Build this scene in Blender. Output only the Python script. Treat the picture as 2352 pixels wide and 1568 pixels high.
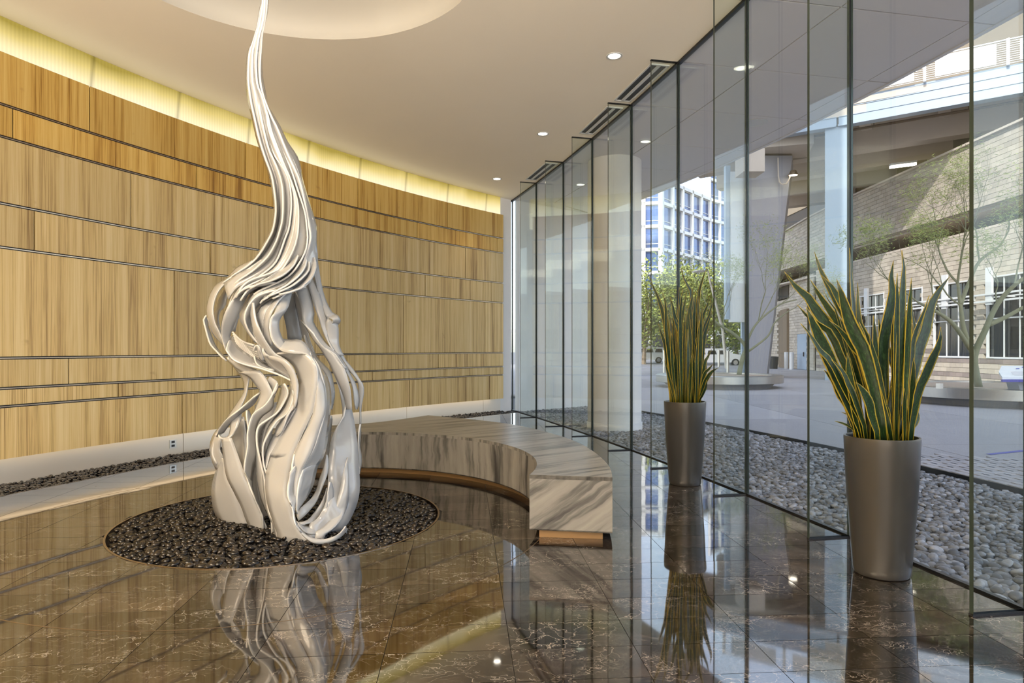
import bpy, bmesh, math, random
import numpy as np
from mathutils import Vector, Matrix
from mathutils.geometry import tessellate_polygon

for o in list(bpy.data.objects): bpy.data.objects.remove(o)
S = bpy.context.scene
COL = S.collection
rnd = random.Random(7)
PI = math.pi
EYE = 1.45          # camera height
FP = 1500.0         # focal length in pixels of the 2352 px wide frame
HZ = 800.0          # horizon row
CEIL = 4.93

# ------------------------------------------------------------------ camera
cam = bpy.data.cameras.new('camera'); co = bpy.data.objects.new('camera', cam); COL.objects.link(co)
co.location = (0, 0, EYE); co.rotation_euler = (PI/2, 0, 0)
cam.sensor_width = 36; cam.lens = 36*FP/2352; cam.shift_y = 16/2352
cam.clip_start = .05; cam.clip_end = 900
S.camera = co
# ------------------------------------------------------------------ world, sun, exposure
W = bpy.data.worlds.new('sky'); S.world = W; W.use_nodes = True
nt = W.node_tree; nt.nodes.clear()
wo = nt.nodes.new('ShaderNodeOutputWorld'); bg = nt.nodes.new('ShaderNodeBackground')
sky = nt.nodes.new('ShaderNodeTexSky'); sky.sky_type = 'NISHITA'; sky.sun_disc = False
sky.sun_elevation = math.radians(40); sky.sun_rotation = math.radians(218)
sky.air_density = 1.0; sky.dust_density = 1.5; sky.ozone_density = 1.0
hs = nt.nodes.new('ShaderNodeHueSaturation'); hs.inputs['Saturation'].default_value = .62
nt.links.new(sky.outputs[0], hs.inputs['Color']); nt.links.new(hs.outputs[0], bg.inputs[0]); nt.links.new(bg.outputs[0], wo.inputs[0])
bg.inputs[1].default_value = 0.50
SUN_DIR = Vector((1, 1.3, -1.4)).normalized()
sl = bpy.data.lights.new('sun', 'SUN'); sl.energy = 4.4; sl.angle = math.radians(.6); sl.color = (1, .95, .87)
so = bpy.data.objects.new('sun', sl); COL.objects.link(so); so.rotation_euler = SUN_DIR.to_track_quat('-Z', 'Y').to_euler(); so.location = (0, 0, 30)
def area(name, loc, size, power, color, rot=(0, 0, 0), sy=None):
    l = bpy.data.lights.new(name, 'AREA'); l.energy = power; l.color = color; l.shape = 'RECTANGLE'
    l.size = size; l.size_y = sy or size
    o = bpy.data.objects.new(name, l); COL.objects.link(o); o.location = loc; o.rotation_euler = rot
    return o
WARM = (1, .80, .56)
area('fill_back_panel', (-2.4, -6.2, 2.6), 9.0, 130, (1, .97, .93), rot=(PI/2, 0, 0), sy=4.2)  # added fill panel behind the camera, brightens the whole room
up = area('fill_ceiling_up', (-2.2, -5.6, 2.3), 7.0, 1000, (1, .88, .74), rot=(math.radians(90+38), 0, 0), sy=.8); up.data.spread = math.radians(76)  # added unseen light aimed up to even out the ceiling
area('fill_overhead', (-3.6, 1.2, CEIL-.03), 2.2, 260, WARM, sy=2.2)  # added overhead fill for the wood wall, not a lobby fixture
area('fill_overhead', (-1.2, -2.6, CEIL-.03), 3.0, 130, (1, .88, .72), sy=3.0)  # second added overhead fill, behind the camera
vs = S.view_settings; vs.view_transform = 'Standard'; vs.look = 'None'; vs.gamma = 1; vs.use_curve_mapping = False
vs.exposure = 0.25
S.cycles.use_denoising = True
S.cycles.max_bounces = 9; S.cycles.diffuse_bounces = 3; S.cycles.glossy_bounces = 4
S.cycles.transmission_bounces = 4; S.cycles.transparent_max_bounces = 28
S.cycles.caustics_reflective = True; S.cycles.blur_glossy = 1.0; S.cycles.caustics_refractive = False
S.cycles.sample_clamp_indirect = 6

# ------------------------------------------------------------------ helpers
def px(x, y, D): return Vector(((x-1176)*D/FP, D, EYE-(y-HZ)*D/FP))
WL = {}
def wloc(o): return WL.get(o.name, Vector((0, 0, 0))) if o else Vector((0, 0, 0))
def tag(o, label=None, cat=None, group=None, kind=None):
    if label: o['label'] = label
    if cat: o['category'] = cat
    if group: o['group'] = group
    if kind: o['kind'] = kind
    return o
def empty(name, loc, label=None, cat=None, group=None, kind=None):
    o = bpy.data.objects.new(name, None); COL.objects.link(o); o.location = loc; o.empty_display_size = .1
    WL[o.name] = Vector(loc); return tag(o, label, cat, group, kind)
class MB:
    def __init__(s): s.v = []; s.f = []; s.m = []; s.uv = []; s.r = []; s.cr = 0.0
    def add(s, vs_, fs, m=0, uvs=None, r=None):
        b = len(s.v); s.v += [tuple(p) for p in vs_]
        for k, f in enumerate(fs):
            s.f.append(tuple(b+i for i in f)); s.m.append(m); s.r.append(s.cr if r is None else r)
            s.uv.append([uvs[i] for i in f] if uvs else None)
        return s
    def box(s, c, d, rz=0, m=0, r=None):
        cx, cy, cz = c; a, b, h = d[0]/2, d[1]/2, d[2]/2; ca, sa = math.cos(rz), math.sin(rz)
        vv = []
        for z in (-h, h):
            for x, y in ((-a, -b), (a, -b), (a, b), (-a, b)): vv.append((cx+x*ca-y*sa, cy+x*sa+y*ca, cz+z))
        return s.add(vv, [(3, 2, 1, 0), (4, 5, 6, 7), (0, 1, 5, 4), (1, 2, 6, 5), (2, 3, 7, 6), (3, 0, 4, 7)], m, r=r)
    def beam(s, p, q, w, h, m=0):   # box between two points, w across (horizontal), h vertical, top at p.z
        p, q = Vector(p), Vector(q); d = (q-p); n = Vector((-d.y, d.x, 0)).normalized()*w/2; z = Vector((0, 0, h/2))
        vv = [p-n-z, p+n-z, q+n-z, q-n-z, p-n+z, p+n+z, q+n+z, q-n+z]
        return s.add(vv, [(3, 2, 1, 0), (4, 5, 6, 7), (0, 1, 5, 4), (1, 2, 6, 5), (2, 3, 7, 6), (3, 0, 4, 7)][0:6], m)
    def prism(s, poly, z0, z1, m=0, mside=None, top=True, bot=True):
        n = len(poly); ar = sum(poly[i][0]*poly[(i+1) % n][1]-poly[(i+1) % n][0]*poly[i][1] for i in range(n))
        if ar < 0: poly = poly[::-1]
        tr = tessellate_polygon([[Vector((p[0], p[1], 0)) for p in poly]])
        vv = [(p[0], p[1], z0) for p in poly]+[(p[0], p[1], z1) for p in poly]; fs = []
        for t in tr:
            a, b, c = t
            A = Vector(poly[b])-Vector(poly[a]); B = Vector(poly[c])-Vector(poly[a])
            if A.x*B.y-A.y*B.x < 0: a, b, c = a, c, b
            if top: fs.append((a+n, b+n, c+n))
            if bot: fs.append((c, b, a))
        s.add(vv, fs, m)
        s.add(vv, [(i, (i+1) % n, (i+1) % n+n, i+n) for i in range(n)], m if mside is None else mside)
        return s
    def tube(s, pts, rad, n=6, m=0, cap=True):
        pts = [Vector(p) for p in pts]; k = len(pts)
        rr = rad if isinstance(rad, (list, tuple)) else [rad]*k
        vv = []; up = Vector((0, 0, 1)); 
        t0 = (pts[1]-pts[0]).normalized(); a = t0.orthogonal().normalized()
        for i, p in enumerate(pts):
            t = (pts[min(i+1, k-1)]-pts[max(i-1, 0)]).normalized()
            a = (a-t*a.dot(t)).normalized(); b = t.cross(a)
            for j in range(n):
                an = 2*PI*j/n; vv.append(p+(a*math.cos(an)+b*math.sin(an))*rr[i])
        fs = [(i*n+j, i*n+(j+1) % n, (i+1)*n+(j+1) % n, (i+1)*n+j) for i in range(k-1) for j in range(n)]
        if cap: fs += [tuple(range(n))[::-1], tuple(range((k-1)*n, k*n))]
        return s.add(vv, fs, m)
    def lathe(s, c, prof, n=48, m=0):
        vv = []; k = len(prof)
        for r, z in prof:
            for j in range(n): a = 2*PI*j/n; vv.append((c[0]+r*math.cos(a), c[1]+r*math.sin(a), c[2]+z))
        return s.add(vv, [(i*n+j, i*n+(j+1) % n, (i+1)*n+(j+1) % n, (i+1)*n+j) for i in range(k-1) for j in range(n)], m)
    def grid(s, P, m=0, uv=None, closed=False):  # P rows of points
        a, b = len(P), len(P[0]); vv = [p for row in P for p in row]
        uvs = [q for row in uv for q in row] if uv else None
        return s.add(vv, [(i*b+j, i*b+j+1, (i+1)*b+j+1, (i+1)*b+j) for i in range(a-1) for j in range(b-1)], m, uvs)
    def build(s, name, mats, parent=None, smooth=False, mods=None):
        if not isinstance(mats, (list, tuple)): mats = [mats]
        V = np.array(s.v, dtype=float); lo, hi = V.min(0), V.max(0)
        loc = Vector(((lo[0]+hi[0])/2, (lo[1]+hi[1])/2, lo[2]))
        me = bpy.data.meshes.new(name); me.from_pydata((V-np.array(loc)).tolist(), [], s.f)
        for m in mats: me.materials.append(m)
        if any(s.m): me.polygons.foreach_set('material_index', s.m)
        if any(u for u in s.uv):
            ul = me.uv_layers.new(name='UVMap'); flat = []
            for f, u in zip(s.f, s.uv):
                for k in range(len(f)): flat += list(u[k]) if u else [0, 0]
            ul.data.foreach_set('uv', flat)
        at = me.attributes.new('rnd', 'FLOAT', 'FACE'); at.data.foreach_set('value', s.r)
        if smooth: me.polygons.foreach_set('use_smooth', [True]*len(me.polygons))
        me.update(); o = bpy.data.objects.new(name, me); COL.objects.link(o)
        WL[o.name] = loc; o.location = loc-wloc(parent)
        if parent: o.parent = parent
        return o
def autosmooth(o, ang=35):
    bm = bmesh.new(); bm.from_mesh(o.data)
    for e in bm.edges: e.smooth = len(e.link_faces) == 2 and e.calc_face_angle(0) < math.radians(ang)
    for f in bm.faces: f.smooth = True
    bm.to_mesh(o.data); bm.free(); return o
def inst(src, parent, loc, rot=None, sc=None):
    o = src.copy(); COL.objects.link(o); WL[o.name] = Vector(loc); o.location = Vector(loc)-wloc(parent); o.parent = parent
    if rot: o.rotation_euler = rot
    if sc: o.scale = sc
    return o

# ------------------------------------------------------------------ materials
class N:
    def __init__(s, name):
        s.mat = bpy.data.materials.new(name); s.mat.use_nodes = True; s.t = s.mat.node_tree; s.t.nodes.clear()
        s.out = s.n('OutputMaterial'); s.p = None
    def n(s, k, **kw):
        x = s.t.nodes.new('ShaderNode'+k)
        for a, b in kw.items(): setattr(x, a, b)
        return x
    def l(s, a, b): s.t.links.new(a, b)
    def set(s, node, **kw):
        for k, v in kw.items():
            i = node.inputs[k.replace('_', ' ')]
            if hasattr(v, 'is_output') or isinstance(v, bpy.types.NodeSocket): s.l(v, i)
            else: i.default_value = v if not (isinstance(v, tuple) and len(v) == 3 and i.type == 'RGBA') else (*v, 1)
        return node
    def bsdf(s, **kw):
        s.p = s.n('BsdfPrincipled'); s.set(s.p, **kw); s.l(s.p.outputs[0], s.out.inputs[0]); return s.p
    def pos(s): return s.n('NewGeometry').outputs['Position']
    def rnd(s): return s.n('Attribute', attribute_name='rnd').outputs['Fac']
    def math(s, op, a, b=0.0, c=None, clamp=False):
        x = s.n('Math', operation=op, use_clamp=clamp)
        for i, v in enumerate((a, b, c)):
            if v is None: continue
            if isinstance(v, (int, float)): x.inputs[i].default_value = v
            else: s.l(v, x.inputs[i])
        return x.outputs[0]
    def vec(s, op, a, b):
        x = s.n('VectorMath', operation=op)
        for i, v in enumerate((a, b)):
            if isinstance(v, tuple): x.inputs[i].default_value = v
            else: s.l(v, x.inputs[i])
        return x.outputs[0]
    def noise(s, v, scale, detail=3, rough=.55, dist=0):
        x = s.n('TexNoise'); s.l(v, x.inputs['Vector']); x.inputs['Scale'].default_value = scale
        x.inputs['Detail'].default_value = detail; x.inputs['Roughness'].default_value = rough; x.inputs['Distortion'].default_value = dist
        return x
    def ramp(s, f, stops, interp='LINEAR'):
        x = s.n('ValToRGB'); s.l(f, x.inputs[0]); e = x.color_ramp.elements; x.color_ramp.interpolation = interp
        while len(e) < len(stops): e.new(.5)
        for i, (p, c) in enumerate(stops): e[i].position = p; e[i].color = (*c, 1) if len(c) == 3 else c
        return x.outputs[0]
    def mix(s, f, a, b, mode='MIX'):
        x = s.n('MixRGB', blend_type=mode)
        for i, v in zip((0, 1, 2), (f, a, b)):
            if isinstance(v, (int, float)): x.inputs[i].default_value = v
            elif isinstance(v, tuple): x.inputs[i].default_value = (*v, 1)
            else: s.l(v, x.inputs[i])
        return x.outputs[0]
    def bump(s, h, strength=.3, dist=.01):
        x = s.n('Bump'); s.l(h, x.inputs['Height']); x.inputs['Strength'].default_value = strength; x.inputs['Distance'].default_value = dist
        s.l(x.outputs[0], s.p.inputs['Normal'])
def simple(name, col, rough=.5, metal=0.0, var=.0, scale=8, bump=0, coat=0, spec=.5):
    m = N(name); p = m.bsdf(Base_Color=col, Roughness=rough, Metallic=metal)
    p.inputs['Specular IOR Level'].default_value = spec
    nz = m.noise(m.pos(), scale, 4)
    if var:
        c = m.mix(nz.outputs[0], tuple(x*(1-var) for x in col), tuple(min(1, x*(1+var)) for x in col)); m.l(c, p.inputs['Base Color'])
    if bump: m.bump(nz.outputs[0], bump, .005)
    if coat: p.inputs['Coat Weight'].default_value = coat
    return m.mat
def emit(name, col, strength):
    m = N(name); e = m.n('Emission'); e.inputs[0].default_value = (*col, 1); e.inputs[1].default_value = strength
    m.l(e.outputs[0], m.out.inputs[0]); return m.mat

def m_wood(name, stops):
    m = N(name); uv = m.n('UVMap').outputs[0]
    sx = m.n('SeparateXYZ'); m.l(uv, sx.inputs[0]); u, v = sx.outputs[0], sx.outputs[1]
    r = m.rnd(); uo = m.math('ADD', u, m.math('MULTIPLY', r, 37.0))
    leaf = m.math('FLOOR', m.math('MULTIPLY', uo, 3.3))
    wn = m.n('TexWhiteNoise', noise_dimensions='1D'); m.l(leaf, wn.inputs['W']); lr = wn.outputs[0]
    # grain coords: stretched along the height
    cb = m.n('CombineXYZ'); m.l(m.math('ADD', m.math('MULTIPLY', uo, 1.0), m.math('MULTIPLY', lr, 9)), cb.inputs[0]); m.l(m.math('MULTIPLY', v, .012), cb.inputs[1]); m.l(lr, cb.inputs[2])
    g1 = m.noise(cb.outputs[0], 70, 5, .65, .15).outputs[0]
    g2 = m.noise(cb.outputs[0], 11, 3, .5, .2).outputs[0]
    g3 = m.noise(cb.outputs[0], 170, 2, .5).outputs[0]
    t = m.math('ADD', m.math('MULTIPLY', g1, .62), m.math('ADD', m.math('MULTIPLY', g2, .55), m.math('MULTIPLY', g3, .25)))
    t = m.math('ADD', t, m.math('MULTIPLY', m.math('SUBTRACT', lr, .5), .10))
    c = m.ramp(t, stops)
    tn = m.math('ADD', m.math('MULTIPLY', m.math('FRACT', m.math('MULTIPLY', r, 17.3)), .22), .86); scv = m.n('VectorMath', operation='SCALE'); m.l(c, scv.inputs[0]); m.l(tn, scv.inputs['Scale']); c = scv.outputs[0]
    kn = m.noise(uv, 3.2, 3, .6).outputs[0]
    c = m.mix(m.ramp(kn, [(.68, (0, 0, 0)), (.78, (.5, .5, .5))]), c, (.22, .11, .035))
    m.bsdf(Base_Color=c, Roughness=.42); m.bump(g1, .12, .002); m.p.inputs['Specular IOR Level'].default_value = .35
    return m.mat
def m_marble():
    m = N('dark_marble'); p = m.pos(); r = m.rnd()
    cb = m.n('CombineXYZ'); m.l(m.math('MULTIPLY', r, 61), cb.inputs[0]); m.l(m.math('MULTIPLY', r, 23), cb.inputs[1]); m.l(m.math('MULTIPLY', r, 7), cb.inputs[2])
    q = m.vec('ADD', p, cb.outputs[0]); q = m.vec('MULTIPLY', q, (1, 1.35, 1))
    n1 = m.noise(q, 2.4, 5, .6)
    q2 = m.vec('ADD', q, m.vec('MULTIPLY', n1.outputs[1], (.5, .5, .5)))
    def veins(scale, w):
        x = m.n('TexVoronoi', feature='DISTANCE_TO_EDGE'); m.l(q2, x.inputs['Vector']); x.inputs['Scale'].default_value = scale
        return m.ramp(x.outputs[0], [(0, (1, 1, 1)), (w, (0, 0, 0))])
    v1 = veins(3.0, .010); v2 = veins(9, .026); v3 = veins(22, .045)
    mask = m.ramp(m.noise(q, 1.7, 3).outputs[0], [(.42, (0, 0, 0)), (.66, (1, 1, 1))])
    mask2 = m.ramp(m.noise(q, 4.1, 3).outputs[0], [(.5, (0, 0, 0)), (.7, (1, 1, 1))])
    vv = m.mix(1, m.mix(mask, (0, 0, 0), v2), m.mix(mask2, (0, 0, 0), v3), 'LIGHTEN'); vv = m.mix(1, vv, m.mix(.75, v1, (0, 0, 0)), 'LIGHTEN')
    base = m.ramp(n1.outputs[0], [(.3, (.008, .006, .005)), (.5, (.017, .0125, .0095)), (.68, (.045, .033, .024)), (.8, (.085, .062, .046))])
    tone = m.math('ADD', m.math('MULTIPLY', r, .9), .55); base = m.mix(1, base, m.n('CombineXYZ').outputs[0] if 0 else base, 'MIX')
    sc = m.n('VectorMath', operation='SCALE'); m.l(base, sc.inputs[0]); m.l(tone, sc.inputs['Scale'])
    c = m.mix(m.math('MULTIPLY', vv, .62), sc.outputs[0], (.55, .49, .43))
    m.bsdf(Base_Color=c, Roughness=.035, IOR=FLOOR_IOR)
    return m.mat
FLOOR_IOR = 2.7
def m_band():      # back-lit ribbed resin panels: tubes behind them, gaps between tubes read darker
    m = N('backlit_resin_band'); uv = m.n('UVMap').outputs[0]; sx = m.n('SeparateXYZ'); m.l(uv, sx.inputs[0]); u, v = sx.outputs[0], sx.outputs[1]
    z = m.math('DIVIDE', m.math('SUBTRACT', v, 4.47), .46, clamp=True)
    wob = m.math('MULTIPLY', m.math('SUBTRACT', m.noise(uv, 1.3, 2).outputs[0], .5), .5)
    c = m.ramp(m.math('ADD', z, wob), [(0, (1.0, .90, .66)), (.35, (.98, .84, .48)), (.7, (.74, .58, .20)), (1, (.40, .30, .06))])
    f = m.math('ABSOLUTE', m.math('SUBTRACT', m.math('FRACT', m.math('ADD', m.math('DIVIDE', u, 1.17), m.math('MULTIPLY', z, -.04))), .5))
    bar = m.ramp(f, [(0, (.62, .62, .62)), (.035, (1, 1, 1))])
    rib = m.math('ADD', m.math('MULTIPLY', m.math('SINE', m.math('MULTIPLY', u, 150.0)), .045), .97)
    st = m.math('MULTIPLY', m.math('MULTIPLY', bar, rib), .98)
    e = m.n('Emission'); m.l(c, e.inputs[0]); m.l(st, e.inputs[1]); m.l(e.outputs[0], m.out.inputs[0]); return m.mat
def m_stripe(name, mode):
    m = N(name); uv = m.n('UVMap').outputs[0]; n0 = m.noise(uv, 1.6, 4, .55)
    q = m.vec('ADD', uv, m.vec('MULTIPLY', n0.outputs[1], (.10, .10, 0)))
    sx = m.n('SeparateXYZ'); m.l(q, sx.inputs[0]); u = sx.outputs[0]
    cb = m.n('CombineXYZ'); m.l(u, cb.inputs[0]); m.l(m.math('MULTIPLY', sx.outputs[1], .05), cb.inputs[1])
    a = m.noise(cb.outputs[0], 11, 3, .6, .2).outputs[0]; b = m.noise(cb.outputs[0], 46, 3, .6, .2).outputs[0]
    t = m.math('ADD', m.math('MULTIPLY', a, .7), m.math('MULTIPLY', b, .3))
    c = m.ramp(t, [(.36, (.048, .046, .045)), (.43, (.12, .117, .11)), (.50, (.24, .23, .215)), (.7, (.35, .335, .305))])
    m.bsdf(Base_Color=c, Roughness=.28); return m.mat
def m_glass(name, tint, ior=1.5, rough=0.0):
    m = N(name); tr = m.n('BsdfTransparent'); tr.inputs[0].default_value = (*tint, 1)
    gl = m.n('BsdfGlossy'); gl.inputs['Roughness'].default_value = rough; gl.inputs[0].default_value = (.95, 1, .97, 1)
    g = m.n('NewGeometry'); f0 = ((ior-1)/(ior+1))**2; mx = m.n('MixShader')
    dt = m.n('VectorMath', operation='DOT_PRODUCT'); m.l(g.outputs['Normal'], dt.inputs[0]); m.l(g.outputs['Incoming'], dt.inputs[1])
    k = m.math('POWER', m.math('SUBTRACT', 1.0, m.math('ABSOLUTE', dt.outputs['Value']), clamp=True), 5.0)
    fr = m.math('ADD', m.math('MULTIPLY', k, 1-f0), f0)
    m.l(fr, mx.inputs[0]); m.l(tr.outputs[0], mx.inputs[1]); m.l(gl.outputs[0], mx.inputs[2]); m.l(mx.outputs[0], m.out.inputs[0])
    return m.mat
def m_pebble(name, c0, c1, rough):
    m = N(name); r = m.rnd(); oi = m.n('ObjectInfo').outputs['Random']; t = m.math('FRACT', m.math('ADD', r, oi))
    c = m.ramp(t, [(0, c0), (.75, c1), (1, tuple(x*1.7 for x in c1))]); nz = m.noise(m.pos(), 60, 3).outputs[0]
    c = m.mix(m.math('MULTIPLY', nz, .5), c, tuple(x*.6 for x in c0)); m.bsdf(Base_Color=c, Roughness=rough); return m.mat
def m_leaf():
    m = N('variegated_leaf'); uv = m.n('UVMap').outputs[0]; sx = m.n('SeparateXYZ'); m.l(uv, sx.inputs[0])
    e = m.math('ABSOLUTE', m.math('SUBTRACT', sx.outputs[0], .5)); e = m.math('MULTIPLY', e, 2)
    cb = m.n('CombineXYZ'); m.l(m.math('MULTIPLY', sx.outputs[0], .25), cb.inputs[0]); m.l(m.math('MULTIPLY', sx.outputs[1], 1.0), cb.inputs[1]); m.l(m.n('ObjectInfo').outputs['Random'], cb.inputs[2])
    b = m.noise(cb.outputs[0], 38, 3, .6, .6).outputs[0]
    g = m.ramp(b, [(.42, (.006, .020, .006)), (.56, (.014, .042, .012)), (.70, (.05, .10, .03))])
    en = m.math('ADD', e, m.math('MULTIPLY', m.math('SUBTRACT', b, .5), .18))
    c = m.mix(m.ramp(en, [(.80, (0, 0, 0)), (.86, (1, 1, 1))]), g, (.42, .31, .025))
    m.bsdf(Base_Color=c, Roughness=.38); return m.mat
def m_concrete(name, c, scale=3, var=.15, rough=.8, speck=0):
    m = N(name); p = m.pos(); a = m.noise(p, scale, 6, .65).outputs[0]
    col = m.mix(a, tuple(x*(1-var) for x in c), tuple(x*(1+var) for x in c))
    if speck:
        s2 = m.noise(p, 90, 2, .6).outputs[0]; col = m.mix(m.ramp(s2, [(.35, (.55, .55, .55)), (.5, (0, 0, 0))]), col, tuple(x*.45 for x in c))
        s3 = m.noise(m.vec('ADD', p, (9, 9, 9)), 70, 2, .6).outputs[0]; col = m.mix(m.ramp(s3, [(.6, (0, 0, 0)), (.7, (.6, .6, .6))]), col, tuple(min(1, x*1.5) for x in c))
    r = m.math('MULTIPLY', m.math('SUBTRACT', m.rnd(), .5), .3); sc = m.n('VectorMath', operation='SCALE'); m.l(col, sc.inputs[0]); m.l(m.math('ADD', r, 1), sc.inputs['Scale'])
    m.bsdf(Base_Color=sc.outputs[0], Roughness=rough); m.bump(a, .2, .01); return m.mat
def m_steel(name, col, rough, sx=1, sz=40):
    m = N(name); q = m.vec('MULTIPLY', m.pos(), (sx, sx, sz)); a = m.noise(q, 6, 3).outputs[0]; b = m.noise(m.pos(), 1.3, 3).outputs[0]
    c = m.mix(b, tuple(x*.8 for x in col), col); m.bsdf(Base_Color=c, Metallic=1.0, Roughness=rough); m.bump(a, .05, .002)
    return m.mat
M = {}
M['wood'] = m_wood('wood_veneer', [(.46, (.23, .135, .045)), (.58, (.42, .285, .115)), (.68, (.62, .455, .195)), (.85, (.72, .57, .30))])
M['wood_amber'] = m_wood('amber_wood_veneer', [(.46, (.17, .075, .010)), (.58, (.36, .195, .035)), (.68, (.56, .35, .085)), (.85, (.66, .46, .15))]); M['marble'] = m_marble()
M['joint'] = simple('joint_grout', (.012, .01, .009), .7)
M['channel'] = simple('dark_channel', (.02, .015, .012), .6)
M['bronze'] = simple('bronze_rail', (.42, .33, .25), .25, 1)
M['steel'] = m_steel('brushed_stainless', (.80, .76, .70), .32); M['plinth'] = simple('satin_plinth_steel', (.72, .66, .58), .38, .45)
M['backlit_band'] = m_band()
M['rimsteel'] = m_steel('weathered_rim_steel', (.50, .49, .48), .3)
M['ceil'] = simple('ceiling_paint', (.92, .84, .71), .75, var=.02, scale=1.2)
M['white'] = simple('white_wall_paint', (.74, .73, .71), .6, var=.03, scale=2)
M['soffit'] = simple('soffit_panel_grey', (.66, .63, .63), .45, var=.03, scale=.7)
M['alu'] = simple('dark_aluminium', (.03, .032, .035), .35, .6)
M['glass'] = m_glass('facade_glass', (.972, .98, .985), 1.45)
M['fin'] = m_glass('fin_glass', (.95, .975, .96), 1.5)
M['finedge'] = simple('glass_edge_green', (.045, .065, .055), .12, .3)
M['bfront'] = m_stripe('striped_marble_front', 0)
M['planter'] = simple('planter_grey', (.055, .053, .05), .30, .3, var=.04, scale=3, coat=.25)
M['soil'] = simple('potting_soil', (.05, .035, .02), .9, var=.4, scale=60)
M['leaf'] = m_leaf()
M['edge'] = simple('ribbon_edge_highlight', (.88, .87, .85), .3)  # bright edge highlight put into the rim colour of the lacquered ribbons
M['lacquer'] = simple('white_gloss_lacquer', (.47, .475, .48), .15, 0, var=.01, scale=2, coat=.6)
M['pebble'] = m_pebble('black_pebble', (.005, .005, .006), (.024, .018, .013), .2)
M['pebbleg'] = m_pebble('grey_pebble', (.13, .135, .145), (.30, .305, .325), .55)
M['led'] = emit('led_strip_light', (1, .79, .46), 75)
M['ledw'] = emit('led_strip_white', (1, .80, .54), 9)
M['lamp'] = emit('lamp_glow', (1, .90, .74), 9)
M['goldrim'] = simple('painted_warm_cove', (.70, .62, .30), .5)
M['kick'] = simple('bench_kick_brass', (.30, .18, .08), .4, .3)
M['plaza'] = m_concrete('plaza_aggregate', (.36, .345, .35), .8, .12, .75, 1)
M['paver'] = m_concrete('paver_brick', (.36, .34, .345), 5, .15, .8)
M['asphalt'] = m_concrete('asphalt_road', (.17, .17, .18), 2, .1, .9)
M['concrete'] = m_concrete('beige_concrete', (.58, .50, .42), 1.2, .12, .8)
M['pier'] = m_concrete('grey_pier_concrete', (.33, .33, .36), .8, .10, .8)
M['block'] = m_concrete('split_face_block', (.42, .37, .305), 20, .08, .9)
M['blockdark'] = m_concrete('dark_band_block', (.24, .20, .18), 20, .1, .9)
M['mortar'] = simple('mortar', (.36, .32, .27), .9)
M['girder'] = simple('pale_blue_steel_paint', (.29, .36, .44), .4, var=.03, scale=1)
M['pwhite'] = simple('white_steel_paint', (.60, .61, .61), .4)
M['pipe'] = simple('brown_pipe', (.10, .06, .035), .5)
M['dark'] = simple('dark_opening', (.035, .03, .028), .7)
M['bglass'] = simple('blue_window_glass', (.05, .10, .24), .05, .35, var=.3, scale=.3)
M['dglass'] = simple('dark_window_glass', (.012, .015, .02), .04, 0, spec=.6)
M['foliage'] = m_pebble('tree_foliage', (.07, .11, .02), (.30, .34, .06), .7)
M['palo'] = m_pebble('palo_verde_leaf', (.14, .19, .04), (.34, .38, .10), .7)
M['bark'] = m_concrete('palo_verde_bark', (.25, .25, .15), 9, .25, .8)
M['trunk'] = m_concrete('tree_trunk_bark', (.22, .17, .12), 9, .3, .9)
M['gravel'] = m_concrete('planter_gravel', (.46, .36, .27), 60, .5, .9)
M['car'] = simple('white_car_paint', (.78, .79, .80), .2, coat=.6)
M['tyre'] = simple('tyre_rubber', (.02, .02, .02), .8)
M['chrome'] = simple('chrome', (.8, .8, .8), .15, 1)
M['red'] = simple('tail_light_red', (.6, .02, .02), .3)
M['purple'] = simple('purple_sign_edge', (.07, .06, .33), .4)
M['blueline'] = simple('blue_ground_line', (.10, .10, .36), .7)
M['black'] = simple('black_plastic', (.02, .02, .022), .5)

# ------------------------------------------------------------------ plan curves
FX = np.polyfit([15.35, 13.74, 12.2, 10.83, 9.33, 7.95, 6.48, 5.03, 3.6], [.04, .49, .94, 1.34, 1.70, 2.05, 2.36, 2.61, 2.83], 2)
def xf(Y): return float(np.polyval(FX, Y))
def ft(Y):
    d = Vector((2*FX[0]*Y+FX[1], 1, 0)).normalized(); return d
def fn(Y): t = ft(Y); return Vector((t.y, -t.x, 0))   # outward normal (+x)
POST = [15.35, 13.74, 12.2, 10.83, 9.33, 7.95, 6.48, 5.03, 3.6, 2.15, .7, -.75, -2.2, -3.65, -5.1, -6.5]
YB = -6.5
CW = Vector((16.24, -.885)); RS, RW, RT = 22.95, 22.74, 22.46
def wp(th, R, z=0): return Vector((CW.x-R*math.cos(th), CW.y+R*math.sin(th), z))
def th_px(x, R):
    s = (x-1176)/FP     # X = s*Y ; |P-C|=R
    a = s*s+1; b = -2*(s*CW.x+CW.y); c = CW.length_squared-R*R
    Y = (-b+math.sqrt(b*b-4*a*c))/(2*a); P = Vector((s*Y, Y)); return math.atan2(P.y-CW.y, CW.x-P.x)
TH1 = th_px(1156.6, RW); TH0 = math.radians(-13.5)
EX = [(5.62, -6.5), (5.62, -2), (5.58, 2), (5.45, 5), (5.28, 6.73), (5.2, 7.46), (5.04, 8.3), (4.83, 9.39), (4.46, 10.76), (3.94, 12.7), (3.2, 14.75), (2.35, 16.9)]
EF = np.polyfit([p[1] for p in EX], [p[0] for p in EX], 4)
def xe(Y): return float(np.polyval(EF, Y))
PC = Vector((-1.95, 5.6)); PR = 1.31

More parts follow.
